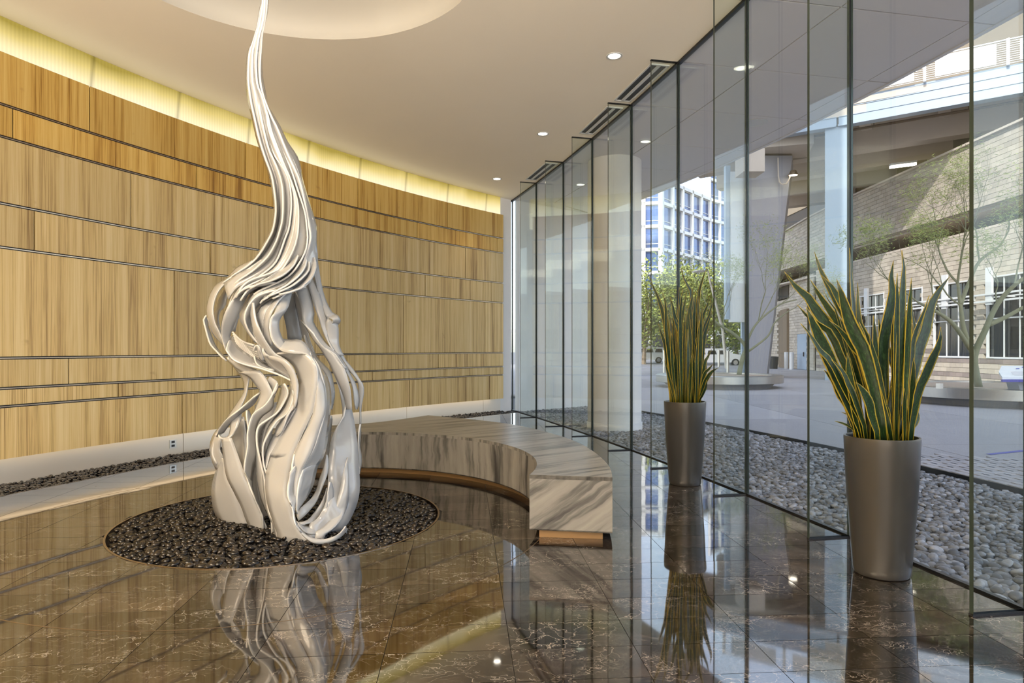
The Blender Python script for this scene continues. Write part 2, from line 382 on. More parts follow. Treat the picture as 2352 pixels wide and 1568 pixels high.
# ------------------------------------------------------------------ ceiling with dome
ths = [TH0+(math.radians(43.6)-TH0)*i/48 for i in range(49)]
outer = [wp(t, RS-.02).to_2d() for t in ths]+[Vector((-.15, 15.6)), Vector((xf(15.35)+.02, 15.38))]+[Vector((xf(y), y)) for y in np.linspace(15.2, YB, 40)]
DC, DR = Vector((-2.0, 5.58)), 1.78
hole = [DC+Vector((math.cos(a), math.sin(a)))*DR for a in np.linspace(0, 2*PI, 97)[:-1]]
cl = [[Vector((p.x, p.y, 0)) for p in outer], [Vector((p.x, p.y, 0)) for p in hole]]
tr = tessellate_polygon(cl); allp = outer+hole
b = MB()
fs = []
for t in tr:
    A, B_, C_ = [allp[i] for i in t]
    cr = (B_-A).cross(C_-A); fs.append(tuple(t) if cr < 0 else tuple(t)[::-1])
b.add([(p.x, p.y, CEIL) for p in allp], fs)
ceiling = tag(b.build('ceiling', M['ceil']), 'smooth cream plaster ceiling with a round recess above the sculpture', kind='structure')
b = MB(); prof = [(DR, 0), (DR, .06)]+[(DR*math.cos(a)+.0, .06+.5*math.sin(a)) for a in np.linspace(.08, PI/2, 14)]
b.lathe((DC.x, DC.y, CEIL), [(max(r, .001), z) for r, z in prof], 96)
tag(b.build('ceiling_dome', simple('dome_paint_darkened', (.46, .43, .37), .75), smooth=True), 'round recessed ceiling dome above the white sculpture', kind='structure')  # ceiling paint darkened here to offset the added upward fill light
# slab / building mass above (casts the plaza's shade)
left = [(-9.5, 16.9), (-9.5, -12)]
edge = [(xe(y), y) for y in np.linspace(YB, 16.9, 30)]
b = MB(); b.prism([(-9.5, -12), (5.6, -12)]+edge+[(-9.5, 16.9)], 6.15, 18.5)
b.prism([(-9.5, 14.5), (xe(14.5), 14.5), (2.35, 16.9), (-9.5, 16.9)], 18.5, 34); b.prism([(-9.5, 16.9), (3.4, 16.9), (3.4, 33), (-9.5, 33)], 9.5, 34)  # added unseen tower blocks, shaped to shade the bridge girder and column
tag(b.build('building_mass', M['white']), 'upper floors over the lobby plus an added unseen tower that shades the bridge', kind='structure')

# ------------------------------------------------------------------ curved wood wall
def arcbox(th0, th1, R0, R1, z0, z1, m=0, b=None, r=0.0, seg=.35):
    b = b or MB(); n = max(1, int((th1-th0)*RW/seg)); P = [th0+(th1-th0)*i/n for i in range(n+1)]
    rows = [(R0, z0), (R0, z1), (R1, z1), (R1, z0)]   # R0 = room side
    vv = []; uv = []
    for t in P:
        for (R, z) in rows: vv.append(wp(t, R, z)); uv.append((t*RW, z))
    fs = []
    for i in range(n):
        for j in range(4): k = (j+1) % 4; fs.append((i*4+j, i*4+k, (i+1)*4+k, (i+1)*4+j))
    fs += [(0, 1, 2, 3)[::-1], (n*4, n*4+1, n*4+2, n*4+3)]
    b.cr = r; b.add(vv, fs, m, uv); return b
RAILS = [3.945, 3.615, 2.932, 2.484, 1.351, 1.04, .854]
ZT, ZB = 4.48, .317
rows = [ZT]+RAILS+[ZB]
JPX = [[206, 564, 822, 1028], [30, 451, 736, 958, 1142], [301, 595, 873, 1069], [79, 483, 760, 977, 1128], [400, 680, 927, 1114], [158, 534, 797, 1007], [272, 580, 856, 1057], [419, 700, 940, 1124]]
wall = empty('wall_wood', wp(math.radians(25), RW), kind='structure'); wall['label'] = 'curved wall of striped blond wood panels with thin bronze rails'
for i in range(8):
    z1, z0 = rows[i]-.016, rows[i+1]+.016
    if i == 0: z1 = rows[0]
    if i == 7: z0 = ZB
    js = sorted(th_px(x, RW) for x in JPX[i]); t = js[0]-.118
    while t > TH0: js.insert(0, t); t -= .118
    js = [TH0]+js+[TH1]
    for a, c in zip(js[:-1], js[1:]):
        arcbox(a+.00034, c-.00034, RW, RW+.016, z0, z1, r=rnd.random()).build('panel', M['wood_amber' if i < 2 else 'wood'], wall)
for z in RAILS:
    b = arcbox(TH0, TH1-.0008, RW+.014, RW+.03, z-.017, z+.017, 0); b.build('rail_channel', M['channel'], wall)
    arcbox(TH0, TH1-.0008, RW+.002, RW+.014, z-.0055, z+.0045, 0).build('rail', M['bronze'], wall)
b = arcbox(TH0, TH1-.001, RW+.018, RW+.075, ZB+.01, ZT-.01, 0); b.build('backing', M['channel'], wall)
b = arcbox(TH0, TH1+.02, RS, RS+.15, -.15, CEIL+.6, 0)
tag(b.build('wall_left', M['white']), 'plain wall behind the wood panelling', kind='structure')
# cove: backlit resin band above, stainless plinth below (both split where the photo shows joints)
def strips(name, R, z0, z1, mat, joints, step):
    js = sorted(th_px(x, R) for x in joints); t = js[0]-step
    while t > TH0: js.insert(0, t); t -= step
    js = [TH0]+js+[TH1+.004]; root = empty(name, wp(math.radians(25), R, z0), kind='structure')
    for a, c in zip(js[:-1], js[1:]): arcbox(a+.0002, c-.0002, R, R+.02, z0, z1).build('panel', mat, root)
    return root
strips('trim_cove_band', RS-.022, ZT-.25, CEIL, M['backlit_band'], [415, 705, 931, 1085], .105)['label'] = 'glowing backlit resin band between wood wall and ceiling'
plinth = strips('trim_plinth', RS-.022, -.06, ZB+.25, M['plinth'], [421, 680, 934, 1110], .105); plinth['label'] = 'brushed stainless plinth under the wood wall'
pl_ = empty('plinth_light', wp(math.radians(25), RW+.1, ZB), 'hidden strip light washing the stainless plinth below the wood wall', 'light')
arcbox(TH0, TH1-.01, RW+.09, RW+.12, ZB+.03, ZB+.04).build('led_strip', M['ledw'], pl_)
arcbox(TH0, TH1-.01, RW+.08, RW+.14, ZB+.045, ZB+.06).build('tray', M['alu'], pl_)
# outlet on plinth
t = th_px(394, RS); e = empty('wall_socket', wp(t, RS-.03, .16), 'small steel power socket plate set in the stainless plinth', 'socket')
arcbox(t-.0022, t+.0022, RS-.030, RS-.022, .115, .225, seg=.05).build('plate', M['steel'], e)
for dz in (.145, .195):
    arcbox(t-.0010, t+.0010, RS-.0345, RS-.030, dz-.014, dz+.014, seg=.05).build('receptacle', M['black'], e)

# ------------------------------------------------------------------ floor of marble tiles
AX = Vector((1, .073)).normalized(); AY = Vector((-AX.y, AX.x)); TW, TD = .602, .302; O0 = Vector((-.02+.57, 3.79)) 
def inside(p):
    if (p-PC).length < PR+.012: return False
    if (p-CW).length > RT: return False
    if p.x > xf(p.y)-.02: return False
    if p.y > 15.6+.0 or p.y < YB: return False
    return True
def tile_mesh(i, j):
    o = O0+AX*(i*TW)+AY*(j*TD); g = .0016; u0, u1, v0, v1 = g, TW-g, g, TD-g
    P = lambda u, v: o+AX*u+AY*v
    tx, ty = rnd.gauss(0, .0006), rnd.gauss(0, .0009)
    zz = lambda u, v: (u-TW/2)*tx+(v-TD/2)*ty
    cs = [inside(P(u, v)) for u in (u0, TW/3, TW*2/3, u1) for v in (v0, (v0+v1)/2, v1)]
    if not any(cs): return None
    b = MB(); b.cr = rnd.random()
    def q(u, v, z=0): p = P(u, v); return (p.x, p.y, z+zz(u, v))
    if all(cs):
        b.add([q(u0, v0), q(u1, v0), q(u1, v1), q(u0, v1), q(u0, v0, -.012), q(u1, v0, -.012), q(u1, v1, -.012), q(u0, v1, -.012)],
              [(0, 1, 2, 3), (4, 5, 1, 0), (5, 6, 2, 1), (6, 7, 3, 2), (7, 4, 0, 3)])
        return b
    n = 20; cols = []
    for k in range(n+1):
        u = u0+(u1-u0)*k/n; vs_ = [v0+(v1-v0)*t/12 for t in range(13)]; st = [inside(P(u, v)) for v in vs_]; iv = []; k0 = None
        def edge(a, c, ina):
            for _ in range(9):
                m_ = (a+c)/2
                if inside(P(u, m_)) == ina: a = m_
                else: c = m_
            return (a+c)/2
        for t in range(13):
            if st[t] and k0 is None: k0 = vs_[0] if t == 0 else edge(vs_[t-1], vs_[t], False)
            if not st[t] and k0 is not None: iv.append((k0, edge(vs_[t-1], vs_[t], True))); k0 = None
        if k0 is not None: iv.append((k0, vs_[-1]))
        cols.append((u, iv))
    for (ua, ia), (ub, ib) in zip(cols[:-1], cols[1:]):
        if len(ia) == len(ib):
            prs = list(zip(ia, ib))
        else: prs = [(x, x) for x in (ia if len(ia) < len(ib) else ib)]
        for (a0, a1), (c0, c1) in prs:
            b.add([q(ua, a0), q(ub, c0), q(ub, c1), q(ua, a1)], [(0, 1, 2, 3)])
    return b if b.v else None
floor = empty('floor', (0, 5, 0), kind='structure'); floor['label'] = 'polished dark brown veined marble tile floor'
cand = []
for i in range(-13, 8):
    for j in range(-36, 42):
        c = O0+AX*((i+.5)*TW)+AY*((j+.5)*TD)
        if c.y < YB-.2 or c.y > 15.8 or c.x < -6.6 or c.x > 3.6: continue
        vis = c.y > 2.6 and abs(c.x/c.y) < .86
        cand.append((c.length if vis else 1000+c.length, i, j))
cand.sort(); left_ = MB(); cnt = 0
for d, i, j in cand:
    b = tile_mesh(i, j)
    if b is None: continue
    if cnt < 300 and d < 1000: b.build('tile', M['marble'], floor); cnt += 1
    else:
        nb = len(left_.v); left_.v += b.v; left_.f += [tuple(nb+x for x in f) for f in b.f]; left_.m += b.m; left_.uv += b.uv; left_.r += b.r
o = left_.build('tiles_beyond', M['marble'], floor); o['kind'] = 'stuff'
# bed under the joints: ring-shaped slab around the pit
ring = [PC+Vector((math.cos(a), math.sin(a)))*(PR+.004) for a in np.linspace(0, 2*PI, 97)[:-1]]
out2 = [wp(t, RT+.004).to_2d() for t in ths if True]+[Vector((-.2, 15.55)), Vector((xf(15.35)-.01, 15.35))]+[Vector((xf(y)-.015, y)) for y in np.linspace(15.2, YB, 40)]
allp = out2+ring; tr = tessellate_polygon([[Vector((p.x, p.y, 0)) for p in out2], [Vector((p.x, p.y, 0)) for p in ring]])
b = MB(); fs = []
for t in tr:
    A, B_, C_ = [allp[i] for i in t]; fs.append(tuple(t) if (B_-A).cross(C_-A) > 0 else tuple(t)[::-1])
b.add([(p.x, p.y, -.006) for p in allp], fs); b.build('screed', M['joint'], floor)
# concentric inlaid metal line and the pit rim
b = MB(); R_ = 2.245
b.lathe((PC.x, PC.y, 0), [(R_, .0004), (R_+.004, .0012), (R_+.008, .0004)], 160); b.build('inlay_ring', M['bronze'], floor)
b = MB(); b.lathe((PC.x, PC.y, 0), [(PR-.004, -.16), (PR-.004, .003), (PR+.012, .003), (PR+.012, -.02)], 128)
b.build('pit_rim', M['bronze'], floor)
b = MB(); b.lathe((PC.x, PC.y, -.15), [(PR, 0), (.001, 0)], 64); b.build('pit_bottom', M['joint'], floor)
b = arcbox(TH0, TH1+.004, RT-.002, RS, -.12, -.10); b.build('trench_bottom', M['joint'], floor)
b = arcbox(TH0, TH1+.004, RT-.001, RT+.008, -.12, .002); b.build('trench_rim', M['bronze'], floor)

# ------------------------------------------------------------------ pebbles
def ico(sub, seed):
    bm = bmesh.new(); bmesh.ops.create_icosphere(bm, subdivisions=sub, radius=1); r2 = random.Random(seed)
    k = [Vector((r2.gauss(0, 1), r2.gauss(0, 1), r2.gauss(0, 1))).normalized() for _ in range(3)]
    for v in bm.verts: v.co *= 1+.10*sum(math.sin(2.2*v.co.dot(x)+i) for i, x in enumerate(k))/1.5
    V = np.array([v.co[:] for v in bm.verts]); F = np.array([[v.index for v in f.verts] for f in bm.faces]); bm.free(); return V, F
ICO = [ico(1, s) for s in range(4)]
def pebbles(root, pts, dims, mat, nind=300, name='pebble'):
    """pts: list of (x,y,z). nearest nind visible ones become parts, the rest one mass."""
    a, b_, c = dims; srcs = []
    for s in range(5):
        V, F = ico(2, 20+s); me = bpy.data.meshes.new(name); me.from_pydata((V*np.array(dims)).tolist(), [], F.tolist())
        me.polygons.foreach_set('use_smooth', [True]*len(F)); me.materials.append(mat)
        at = me.attributes.new('rnd', 'FLOAT', 'FACE'); at.data.foreach_set('value', [0]*len(F)); srcs.append(me)
    def vis(p): return p[1] > 1 and abs(p[0]/p[1]) < .79 and (EYE-p[2])/p[1] < .52
    order = sorted(range(len(pts)), key=lambda i: (0 if vis(pts[i]) else 1, -pts[i][2]*3+math.dist(pts[i][:2], (0, 0)) if True else 0))
    VV = []; FF = []; RR = []; nb = 0
    for rank, i in enumerate(order):
        p = pts[i]; sc = rnd.uniform(.75, 1.2); e = (rnd.gauss(0, .22), rnd.gauss(0, .22), rnd.uniform(0, 2*PI))
        if rank < nind:
            o = bpy.data.objects.new(name, srcs[rank % 5]); COL.objects.link(o); o.parent = root
            o.location = Vector(p)-wloc(root); o.rotation_euler = e; o.scale = (sc, sc*rnd.uniform(.85, 1.15), sc*rnd.uniform(.9, 1.2))
        else:
            V, F = ICO[i % 4]; R = np.array(Matrix.Rotation(e[2], 3, 'Z') @ Matrix.Rotation(e[1], 3, 'Y') @ Matrix.Rotation(e[0], 3, 'X'))
            VV.append((V*np.array(dims)*sc) @ R.T+np.array(p)); FF.append(F+nb); nb += len(V); RR.append(np.full(len(F), rnd.random()))
    if VV:
        V = np.concatenate(VV)-np.array(wloc(root)); F = np.concatenate(FF); me = bpy.data.meshes.new(name)
        me.vertices.add(len(V)); me.vertices.foreach_set('co', V.ravel()); me.loops.add(F.size); me.loops.foreach_set('vertex_index', F.ravel().astype(np.int32))
        me.polygons.add(len(F)); me.polygons.foreach_set('loop_start', np.arange(0, F.size, 3, dtype=np.int32))
        me.update(calc_edges=True); me.validate()
        me.polygons.foreach_set('use_smooth', [True]*len(me.polygons)); me.materials.append(mat)
        at = me.attributes.new('rnd', 'FLOAT', 'FACE'); at.data.foreach_set('value', np.concatenate(RR))
        o = bpy.data.objects.new('pebble_mass', me); COL.objects.link(o); o.parent = root; o['kind'] = 'stuff'
def scatter(test, x0, x1, y0, y1, s, z, layers=((0, 1.0),), jz=.006):
    out = []
    for dz, dens in layers:
        y = y0; row = 0
        while y < y1:
            x = x0+(row % 2)*s/2
            while x < x1:
                p = (x+rnd.uniform(-.38, .38)*s, y+rnd.uniform(-.38, .38)*s)
                if rnd.random() < dens and test(p): out.append((p[0], p[1], z(p)+dz+rnd.uniform(-jz, jz)))
                x += s
            y += s*.86; row += 1
    return out
pit = empty('pebble_bed', (PC.x, PC.y, -.1), 'round bed of glossy black pebbles in the floor around the sculpture', 'pebble bed')
pz = lambda p: -.012+.028*(1-min(1, math.dist(p, PC)/PR)**2)
pebbles(pit, scatter(lambda p: math.dist(p, PC) < PR-.028, PC.x-PR, PC.x+PR, PC.y-PR, PC.y+PR, .052, pz, ((-.014, 1.0), (.003, .7)), .005), (.034, .025, .0155), M['pebble'])
trench = empty('pebble_bed', wp(math.radians(25), RT+.2, -.1), 'long strip of black pebbles along the foot of the wood wall', 'pebble bed')
def tt(p):
    v = Vector(p)-CW; th = math.atan2(v.y, -v.x); return RT+.03 < v.length < RS-.04 and math.radians(6) < th < TH1+.002
def tz(p):
    d = ((Vector(p)-CW).length-RT)/(RS-RT); return -.02+.045*d
pebbles(trench, scatter(tt, -6.6, .2, 1.0, 15, .047, tz, ((-.02, .9), (0, .8)), .008), (.032, .022, .015), M['pebble'])
yard = empty('pebble_bed', (4, 9, -.1), 'wide bed of smooth grey river stones outside the glass wall', 'pebble bed')
def yt(p):
    return xf(p[1])+.07 < p[0] < xe(p[1])-.06 and math.dist(p, (1.92, 12.25)) > .5 and p[1]-15.2 < (p[0]+.1)*.85 and p[0] < p[1]*.84+.3
pebbles(yard, scatter(yt, 0, 5.7, 2.6, 17.5, .060, lambda p: -.05, ((-.02, 1.0), (.0, .62)), .007), (.042, .032, .019), M['pebbleg'])
b = MB(); b.prism([(xf(y)+.03, y) for y in np.linspace(YB, 15.3, 20)]+[(xe(16.9)-.01, 16.9)]+[(xe(y)-.01, y) for y in np.linspace(15.3, YB, 20)], -.14, -.09)
tag(b.build('ground_gravel_base', M['joint']), 'base under the outdoor stones', kind='structure')
exc = [(xe(y), y) for y in np.linspace(YB, 16.9, 40)]
b = MB()
for (x0_, y0_), (x1_, y1_) in zip(exc[:-1], exc[1:]):
    b.add([(x0_-.012, y0_, -.12), (x1_-.012, y1_, -.12), (x1_-.012, y1_, .0), (x0_-.012, y0_, .0), (x0_+.012, y0_, -.12), (x1_+.012, y1_, -.12), (x1_+.012, y1_, .0), (x0_+.012, y0_, .0)],
          [(0, 1, 2, 3)[::-1], (4, 5, 6, 7), (3, 2, 6, 7)])
tag(b.build('trim_edging', M['alu']), 'dark metal edging between stones and plaza', kind='structure')

# ------------------------------------------------------------------ glass facade with fins
fac = empty('window_1', (xf(6), 6, 0), kind='structure'); fac['label'] = 'full height frameless glass wall along the lobby'
def vbox(p, q, th, z0, z1, mb=None, m=0, medge=None):
    b = mb or MB(); p, q = Vector((p[0], p[1])), Vector((q[0], q[1])); d = (q-p).normalized(); n = Vector((-d.y, d.x))*th/2
    c = [p-n, q-n, q+n, p+n]; vv = [(v.x, v.y, z0) for v in c]+[(v.x, v.y, z1) for v in c]
    fs = [(3, 2, 1, 0), (4, 5, 6, 7), (0, 1, 5, 4), (1, 2, 6, 5), (2, 3, 7, 6), (3, 0, 4, 7)]
    b.add(vv, [fs[2], fs[4]], m); b.add(vv, [fs[0], fs[1], fs[3], fs[5]], m if medge is None else medge); return b
ZG0, ZG1 = .012, CEIL-.0
def fp(Y): return Vector((xf(Y), Y))
for ya, yb in zip(POST[:-1], POST[1:]):
    a, c = fp(ya), fp(yb); d = (c-a).normalized()
    vbox(a+d*.014, c-d*.014, .016, ZG0, ZG1-.02, None, 0, 1).build('glass_pane', [M['glass'], M['finedge']], fac)
    vbox(a, c, .05, CEIL-.03, CEIL+.02).build('head_channel', M['alu'], fac)
    vbox(a, c, .034, -.03, .014).build('sill_channel', M['alu'], fac)
for y in POST:
    a = fp(y); n = fn(y).to_2d(); L = .36
    vbox(a-n*.018, a+n*.012, .022, 0, CEIL).build('silicone_joint', M['alu'], fac)
    if y > 15: continue
    vbox(a-n*.022, a-n*L, .027, ZG0, CEIL-.012, None, 0, 1).build('glass_fin', [M['fin'], M['finedge']], fac)
    vbox(a-n*.02, a-n*(L+.004), .030, 0, .012).build('fin_shoe', M['alu'], fac)
    vbox(a-n*.02, a-n*(L+.004), .030, CEIL-.012, CEIL+.002).build('fin_shoe', M['alu'], fac)
g2 = empty('window_2', (-.4, 15.6, 0), kind='structure'); g2['label'] = 'narrow glass return at the far end of the lobby'
pts = [fp(15.35), Vector((-.42, 15.6)), Vector((-1.25, 16.0))]
for a, c in zip(pts[:-1], pts[1:]):
    d = (c-a).normalized(); vbox(a+d*.014, c-d*.014, .016, ZG0, ZG1-.02, None, 0, 1).build('glass_pane', [M['glass'], M['finedge']], g2)
    vbox(a, c, .05, CEIL-.03, CEIL+.02).build('head_channel', M['alu'], g2); vbox(a, c, .034, -.03, .014).build('sill_channel', M['alu'], g2)
vbox(pts[1]-Vector((0, .015)), pts[1]+Vector((0, .015)), .022, 0, CEIL).build('silicone_joint', M['alu'], g2)
# exterior return wall beyond the far end
b = MB(); vbox((-2.5, 14.95+1.0), (-.02, 15.45), .2, 0, .01, b); b = MB()
vbox((-3.0, 17.3), (-1.3, 16.1), .2, -.1, CEIL+.2, b); vbox((.12, 15.52), (2.35, 17.35), .14, -.1, CEIL+.2, b)
tag(b.build('wall_outside', M['white']), 'pale rendered outside wall at the far end of the glass', kind='structure')
b = MB(); b.prism([(-9.4, YB-.2), (xf(YB)+.1, YB-.2), (xf(YB)+.1, YB), (-9.4, YB)], -.1, 6.2)
tag(b.build('wall_back', M['white']), 'plain lobby wall behind the camera', kind='structure')

# soffit
sof = empty('ceiling_soffit', (4, 8, CEIL), kind='structure'); sof['label'] = 'grey panelled soffit outside the glass wall'
ys = [16.95]+POST
def offp(y, k):   # k 0..3: facade, inner row, fascia joint, edge
    y = min(y, 16.9)
    n = fn(min(y, 15.35)); a = Vector((xf(y), y)) if y < 15.4 else Vector((.05+(y-15.35)*1.25, y))
    if k == 0: return a+n.to_2d()*.03
    # go outwards until the edge curve
    t = 0
    while (a.x+n.x*t) < xe(a.y+n.y*t) and t < 4.5: t += .02
    L = t
    return a+n.to_2d()*(min(1.05, L*.4) if k == 1 else L-.34 if k == 2 else L)
for ya, yb in zip(ys[:-1], ys[1:]):
    for k in range(3):
        a, c, d_, e = offp(ya, k), offp(ya, k+1), offp(yb, k+1), offp(yb, k)
        ce = (a+c+d_+e)/4; q = [p+(ce-p).normalized()*.013 for p in (a, c, d_, e)]
        b = MB(); b.prism([(p.x, p.y) for p in q], CEIL+.01, CEIL+.03); b.build('soffit_panel', M['soffit'], sof)
pl = [offp(y, 0) for y in ys]+[offp(y, 3) for y in ys[::-1]]
b = MB(); b.prism([(p.x, p.y) for p in pl], CEIL+.045, CEIL+.10); b.build('soffit_backing', M['channel'], sof)
b = MB(); ed = [(xe(y), y) for y in np.linspace(16.9, YB, 40)]
for p, q in zip(ed[:-1], ed[1:]): vbox(p, q, .06, CEIL+.0, 6.15, b)
b.build('fascia', M['soffit'], sof)
b = MB(); b.prism([(-9.5, YB), (xf(YB)+2.3, YB)]+[(xe(y)-.05, y) for y in np.linspace(YB, 16.9, 20)]+[(-9.5, 16.9)], 6.08, 6.14)
tag(b.build('slab_above', M['white']), 'floor slab above the ceiling void', kind='structure')

# downlights
def downlight(x, y, z, label, power, inside=True, r=.075):
    e = empty('downlight', (x, y, z-.01), label, 'light', 'round recessed downlights in the cream ceiling' if inside else None)
    b = MB(); b.lathe((x, y, z), [(r+.022, -.0), (r+.022, -.006), (r, -.006), (r-.005, .0)], 32); b.build('trim_ring', M['pwhite'], e, smooth=False)
    b = MB(); b.lathe((x, y, z-.002), [(r, 0), (.001, 0)], 32); b.build('lens', M['lamp'] if inside else M['pwhite'], e)
    if power:
        l = bpy.data.lights.new('downlight_lamp', 'SPOT'); l.energy = power; l.color = WARM; l.spot_size = math.radians(95); l.spot_blend = .8; l.shadow_soft_size = .06
        lo = bpy.data.objects.new('downlight_lamp', l); COL.objects.link(lo); lo.parent = e; lo.location = (0, 0, -.03)
for x, y, s in ((-.31, 13.4, 'farthest lit recessed downlight, near the far end of the cove'), (.50, 10.59, 'middle lit downlight of the row beside the glass wall'), (1.217, 7.77, 'nearest lit downlight of the row beside the glass wall')):
    downlight(x, y, CEIL, s, 45)
for x, y, w in ((1.75, 4.95, 'above the nearest planter'), (2.1, 2.1, 'just right of the camera'), (2.3, -.8, 'behind the camera by the glass')):
    downlight(x, y, CEIL, 'round recessed downlight in the ceiling '+w, 45)
e = (3.76, 10.1)
downlight(e[0], e[1], CEIL+.007, 'round metal recessed light in the grey outdoor soffit', 0, False, .16)
# linear slot diffusers
for k, (y0_, y1_) in enumerate(((8.05, 9.2), (9.47, 10.6), (12.32, 13.5))):
    a, c = fp(y0_)-fn(y0_).to_2d()*.2, fp(y1_)-fn(y1_).to_2d()*.2; d = (c-a).normalized(); n = Vector((-d.y, d.x))
    e = empty('air_diffuser', ((a.x+c.x)/2, (a.y+c.y)/2, CEIL-.02), ['linear air slot diffuser nearest the camera, beside the glass wall', 'second slot diffuser from the camera, beside the glass wall', 'farthest linear slot diffuser at the ceiling edge'][k], 'air vent')
    b = MB(); 
    for s in (-.115, 0, .115):
        vbox(a+n*s, c+n*s, .022 if s else .045, CEIL-.014, CEIL+.0, b)
    for p in (a, c): vbox(p-n*.125, p+n*.125, .022, CEIL-.014, CEIL, b)
    b.build('frame', M['pwhite'], e)
    for s in (-.063, .063): vbox(a+n*s, c+n*s, .075, CEIL-.006, CEIL-.002).build('slot', M['black'], e)
# white round column outside
b = MB(); c0 = (1.92, 12.25, 0); b.lathe(c0, [(.50, .07), (.50, 4.96)], 64)
colo = empty('round_column', c0, 'thick round white column standing in the grey stones outside the glass', 'column')
o = b.build('shaft', M['white'], colo, smooth=True)
b = MB(); b.lathe(c0, [(.515, -.12), (.515, .075), (.50, .085)], 64); b.build('base_collar', M['pwhite'], colo, smooth=True)
for z in (1.7, 3.3): b = MB(); b.lathe(c0, [(.5015, z), (.5015, z+.008)], 64); b.build('joint_line', M['soffit'], colo)

# ------------------------------------------------------------------ curved bench
BC, BR = Vector((-1.82, 5.56)), 2.03
inn = [BC+Vector((math.cos(math.radians(a)), math.sin(math.radians(a))))*BR for a in np.linspace(-15.7, 122, 60)]
outp = [(.755, 4.91), (.79, 5.22), (.80, 5.55), (.777, 6.04), (.695, 6.64), (.554, 7.18), (.292, 7.82), (-.002, 8.34), (-.404, 8.79), (-.78, 9.12), (-1.215, 9.47), (-1.455, 9.04), (-1.70, 8.66), (-1.945, 8.41), (-2.30, 8.2), (-2.75, 8.0), (-3.2, 7.78)]
def cr(pts, n=6):
    P = [Vector(p) for p in pts]; out = []
    for i in range(len(P)-1):
        p0, p1, p2, p3 = P[max(i-1, 0)], P[i], P[i+1], P[min(i+2, len(P)-1)]
        for k in range(n):
            t = k/n; out.append(.5*((2*p1)+(p2-p0)*t+(2*p0-5*p1+4*p2-p3)*t*t+(3*p1-p0-3*p2+p3)*t**3))
    return out+[P[-1]]
outr = cr(outp[:11])+cr(outp[10:])[1:]
bench = empty('bench', (-.3, 7.2, 0), 'curved bench of grey striped marble wrapping around the sculpture', 'bench')
poly = [tuple(p) for p in inn]+[tuple(p) for p in outr[::-1]]
BZ0, BZ1 = .06, .482
def uvtop(p):
    d = Vector((.81, .59)); n = Vector((-.59, .81)); q = Vector((p[0], p[1])); return (q.dot(n), q.dot(d))
def prism_uv(poly, z0, z1, uvf):
    b = MB(); n = len(poly); tr = tessellate_polygon([[Vector((p[0], p[1], 0)) for p in poly]])
    vv = [(p[0], p[1], z1) for p in poly]+[(p[0], p[1], z0) for p in poly]; fs = []
    for a, c, d in tr:
        A = Vector(poly[c])-Vector(poly[a]); B = Vector(poly[d])-Vector(poly[a])
        fs.append((a, c, d) if A.cross(B) > 0 else (a, d, c))
    uv = [uvf(p) for p in poly]; b.add(vv, fs, 0, uv+uv); ar = sum(poly[i][0]*poly[(i+1) % n][1]-poly[(i+1) % n][0]*poly[i][1] for i in range(n))
    side = [(i, (i+1) % n, (i+1) % n+n, i+n) for i in range(n)]
    b.add(vv, side if ar < 0 else [f[::-1] for f in side], 0, uv+uv); return b
prism_uv(poly, BZ1-.03, BZ1, uvtop).build('seat_slab', M['bfront'], bench)
def face_strip(pts, z0, z1, flip, uvf):
    b = MB(); rows = [[(p[0], p[1], z) for p in pts] for z in (z0, z1)]; L = 0; us = [0]
    for a, c in zip(pts[:-1], pts[1:]): L += (Vector(c)-Vector(a)).length; us.append(L)
    uv = [[uvf(u, z) for u in us] for z in (z0, z1)]
    b.grid(rows[::-1] if flip else rows, 0, uv[::-1] if flip else uv); return b
face_strip([tuple(p) for p in inn], BZ0, BZ1-.03, False, lambda u, z: (u*.5, z)).build('front_fascia', M['bfront'], bench)
face_strip([tuple(p) for p in outr], BZ0, BZ1-.03, True, lambda u, z: (u*.8, z)).build('back_fascia', M['bfront'], bench)
face_strip([tuple(inn[0]), tuple(outr[0])], BZ0, BZ1-.001, False, lambda u, z: ((-u*.62+z*.78)*.62, u*.78+z*.62)).build('end_slab', M['bfront'], bench)
face_strip([tuple(inn[-1]), tuple(outr[-1])], BZ0, BZ1-.03, True, lambda u, z: (u*.8, z)).build('end_slab', M['bfront'], bench)
b = MB(); b.prism(poly, BZ0, BZ0+.01, top=False); b.build('underside', M['channel'], bench)
k_in = [BC+Vector((math.cos(math.radians(a)), math.sin(math.radians(a))))*(BR+.07) for a in np.linspace(-14.9, 120, 60)]
k_out = [Vector((.69, 4.965)), Vector((.725, 5.24))]+[Vector(p)+(BC-Vector(p)).normalized()*.08 for p in outp[2:10]]+[Vector((-1.28, 9.2)), Vector((-1.62, 8.5)), Vector((-2.3, 8.05)), Vector((-3.0, 7.7))]
b = MB(); b.prism([tuple(p) for p in k_in]+[tuple(p) for p in k_out[::-1]], 0.001, BZ0+.002); b.build('kick_plinth', M['kick'], bench)

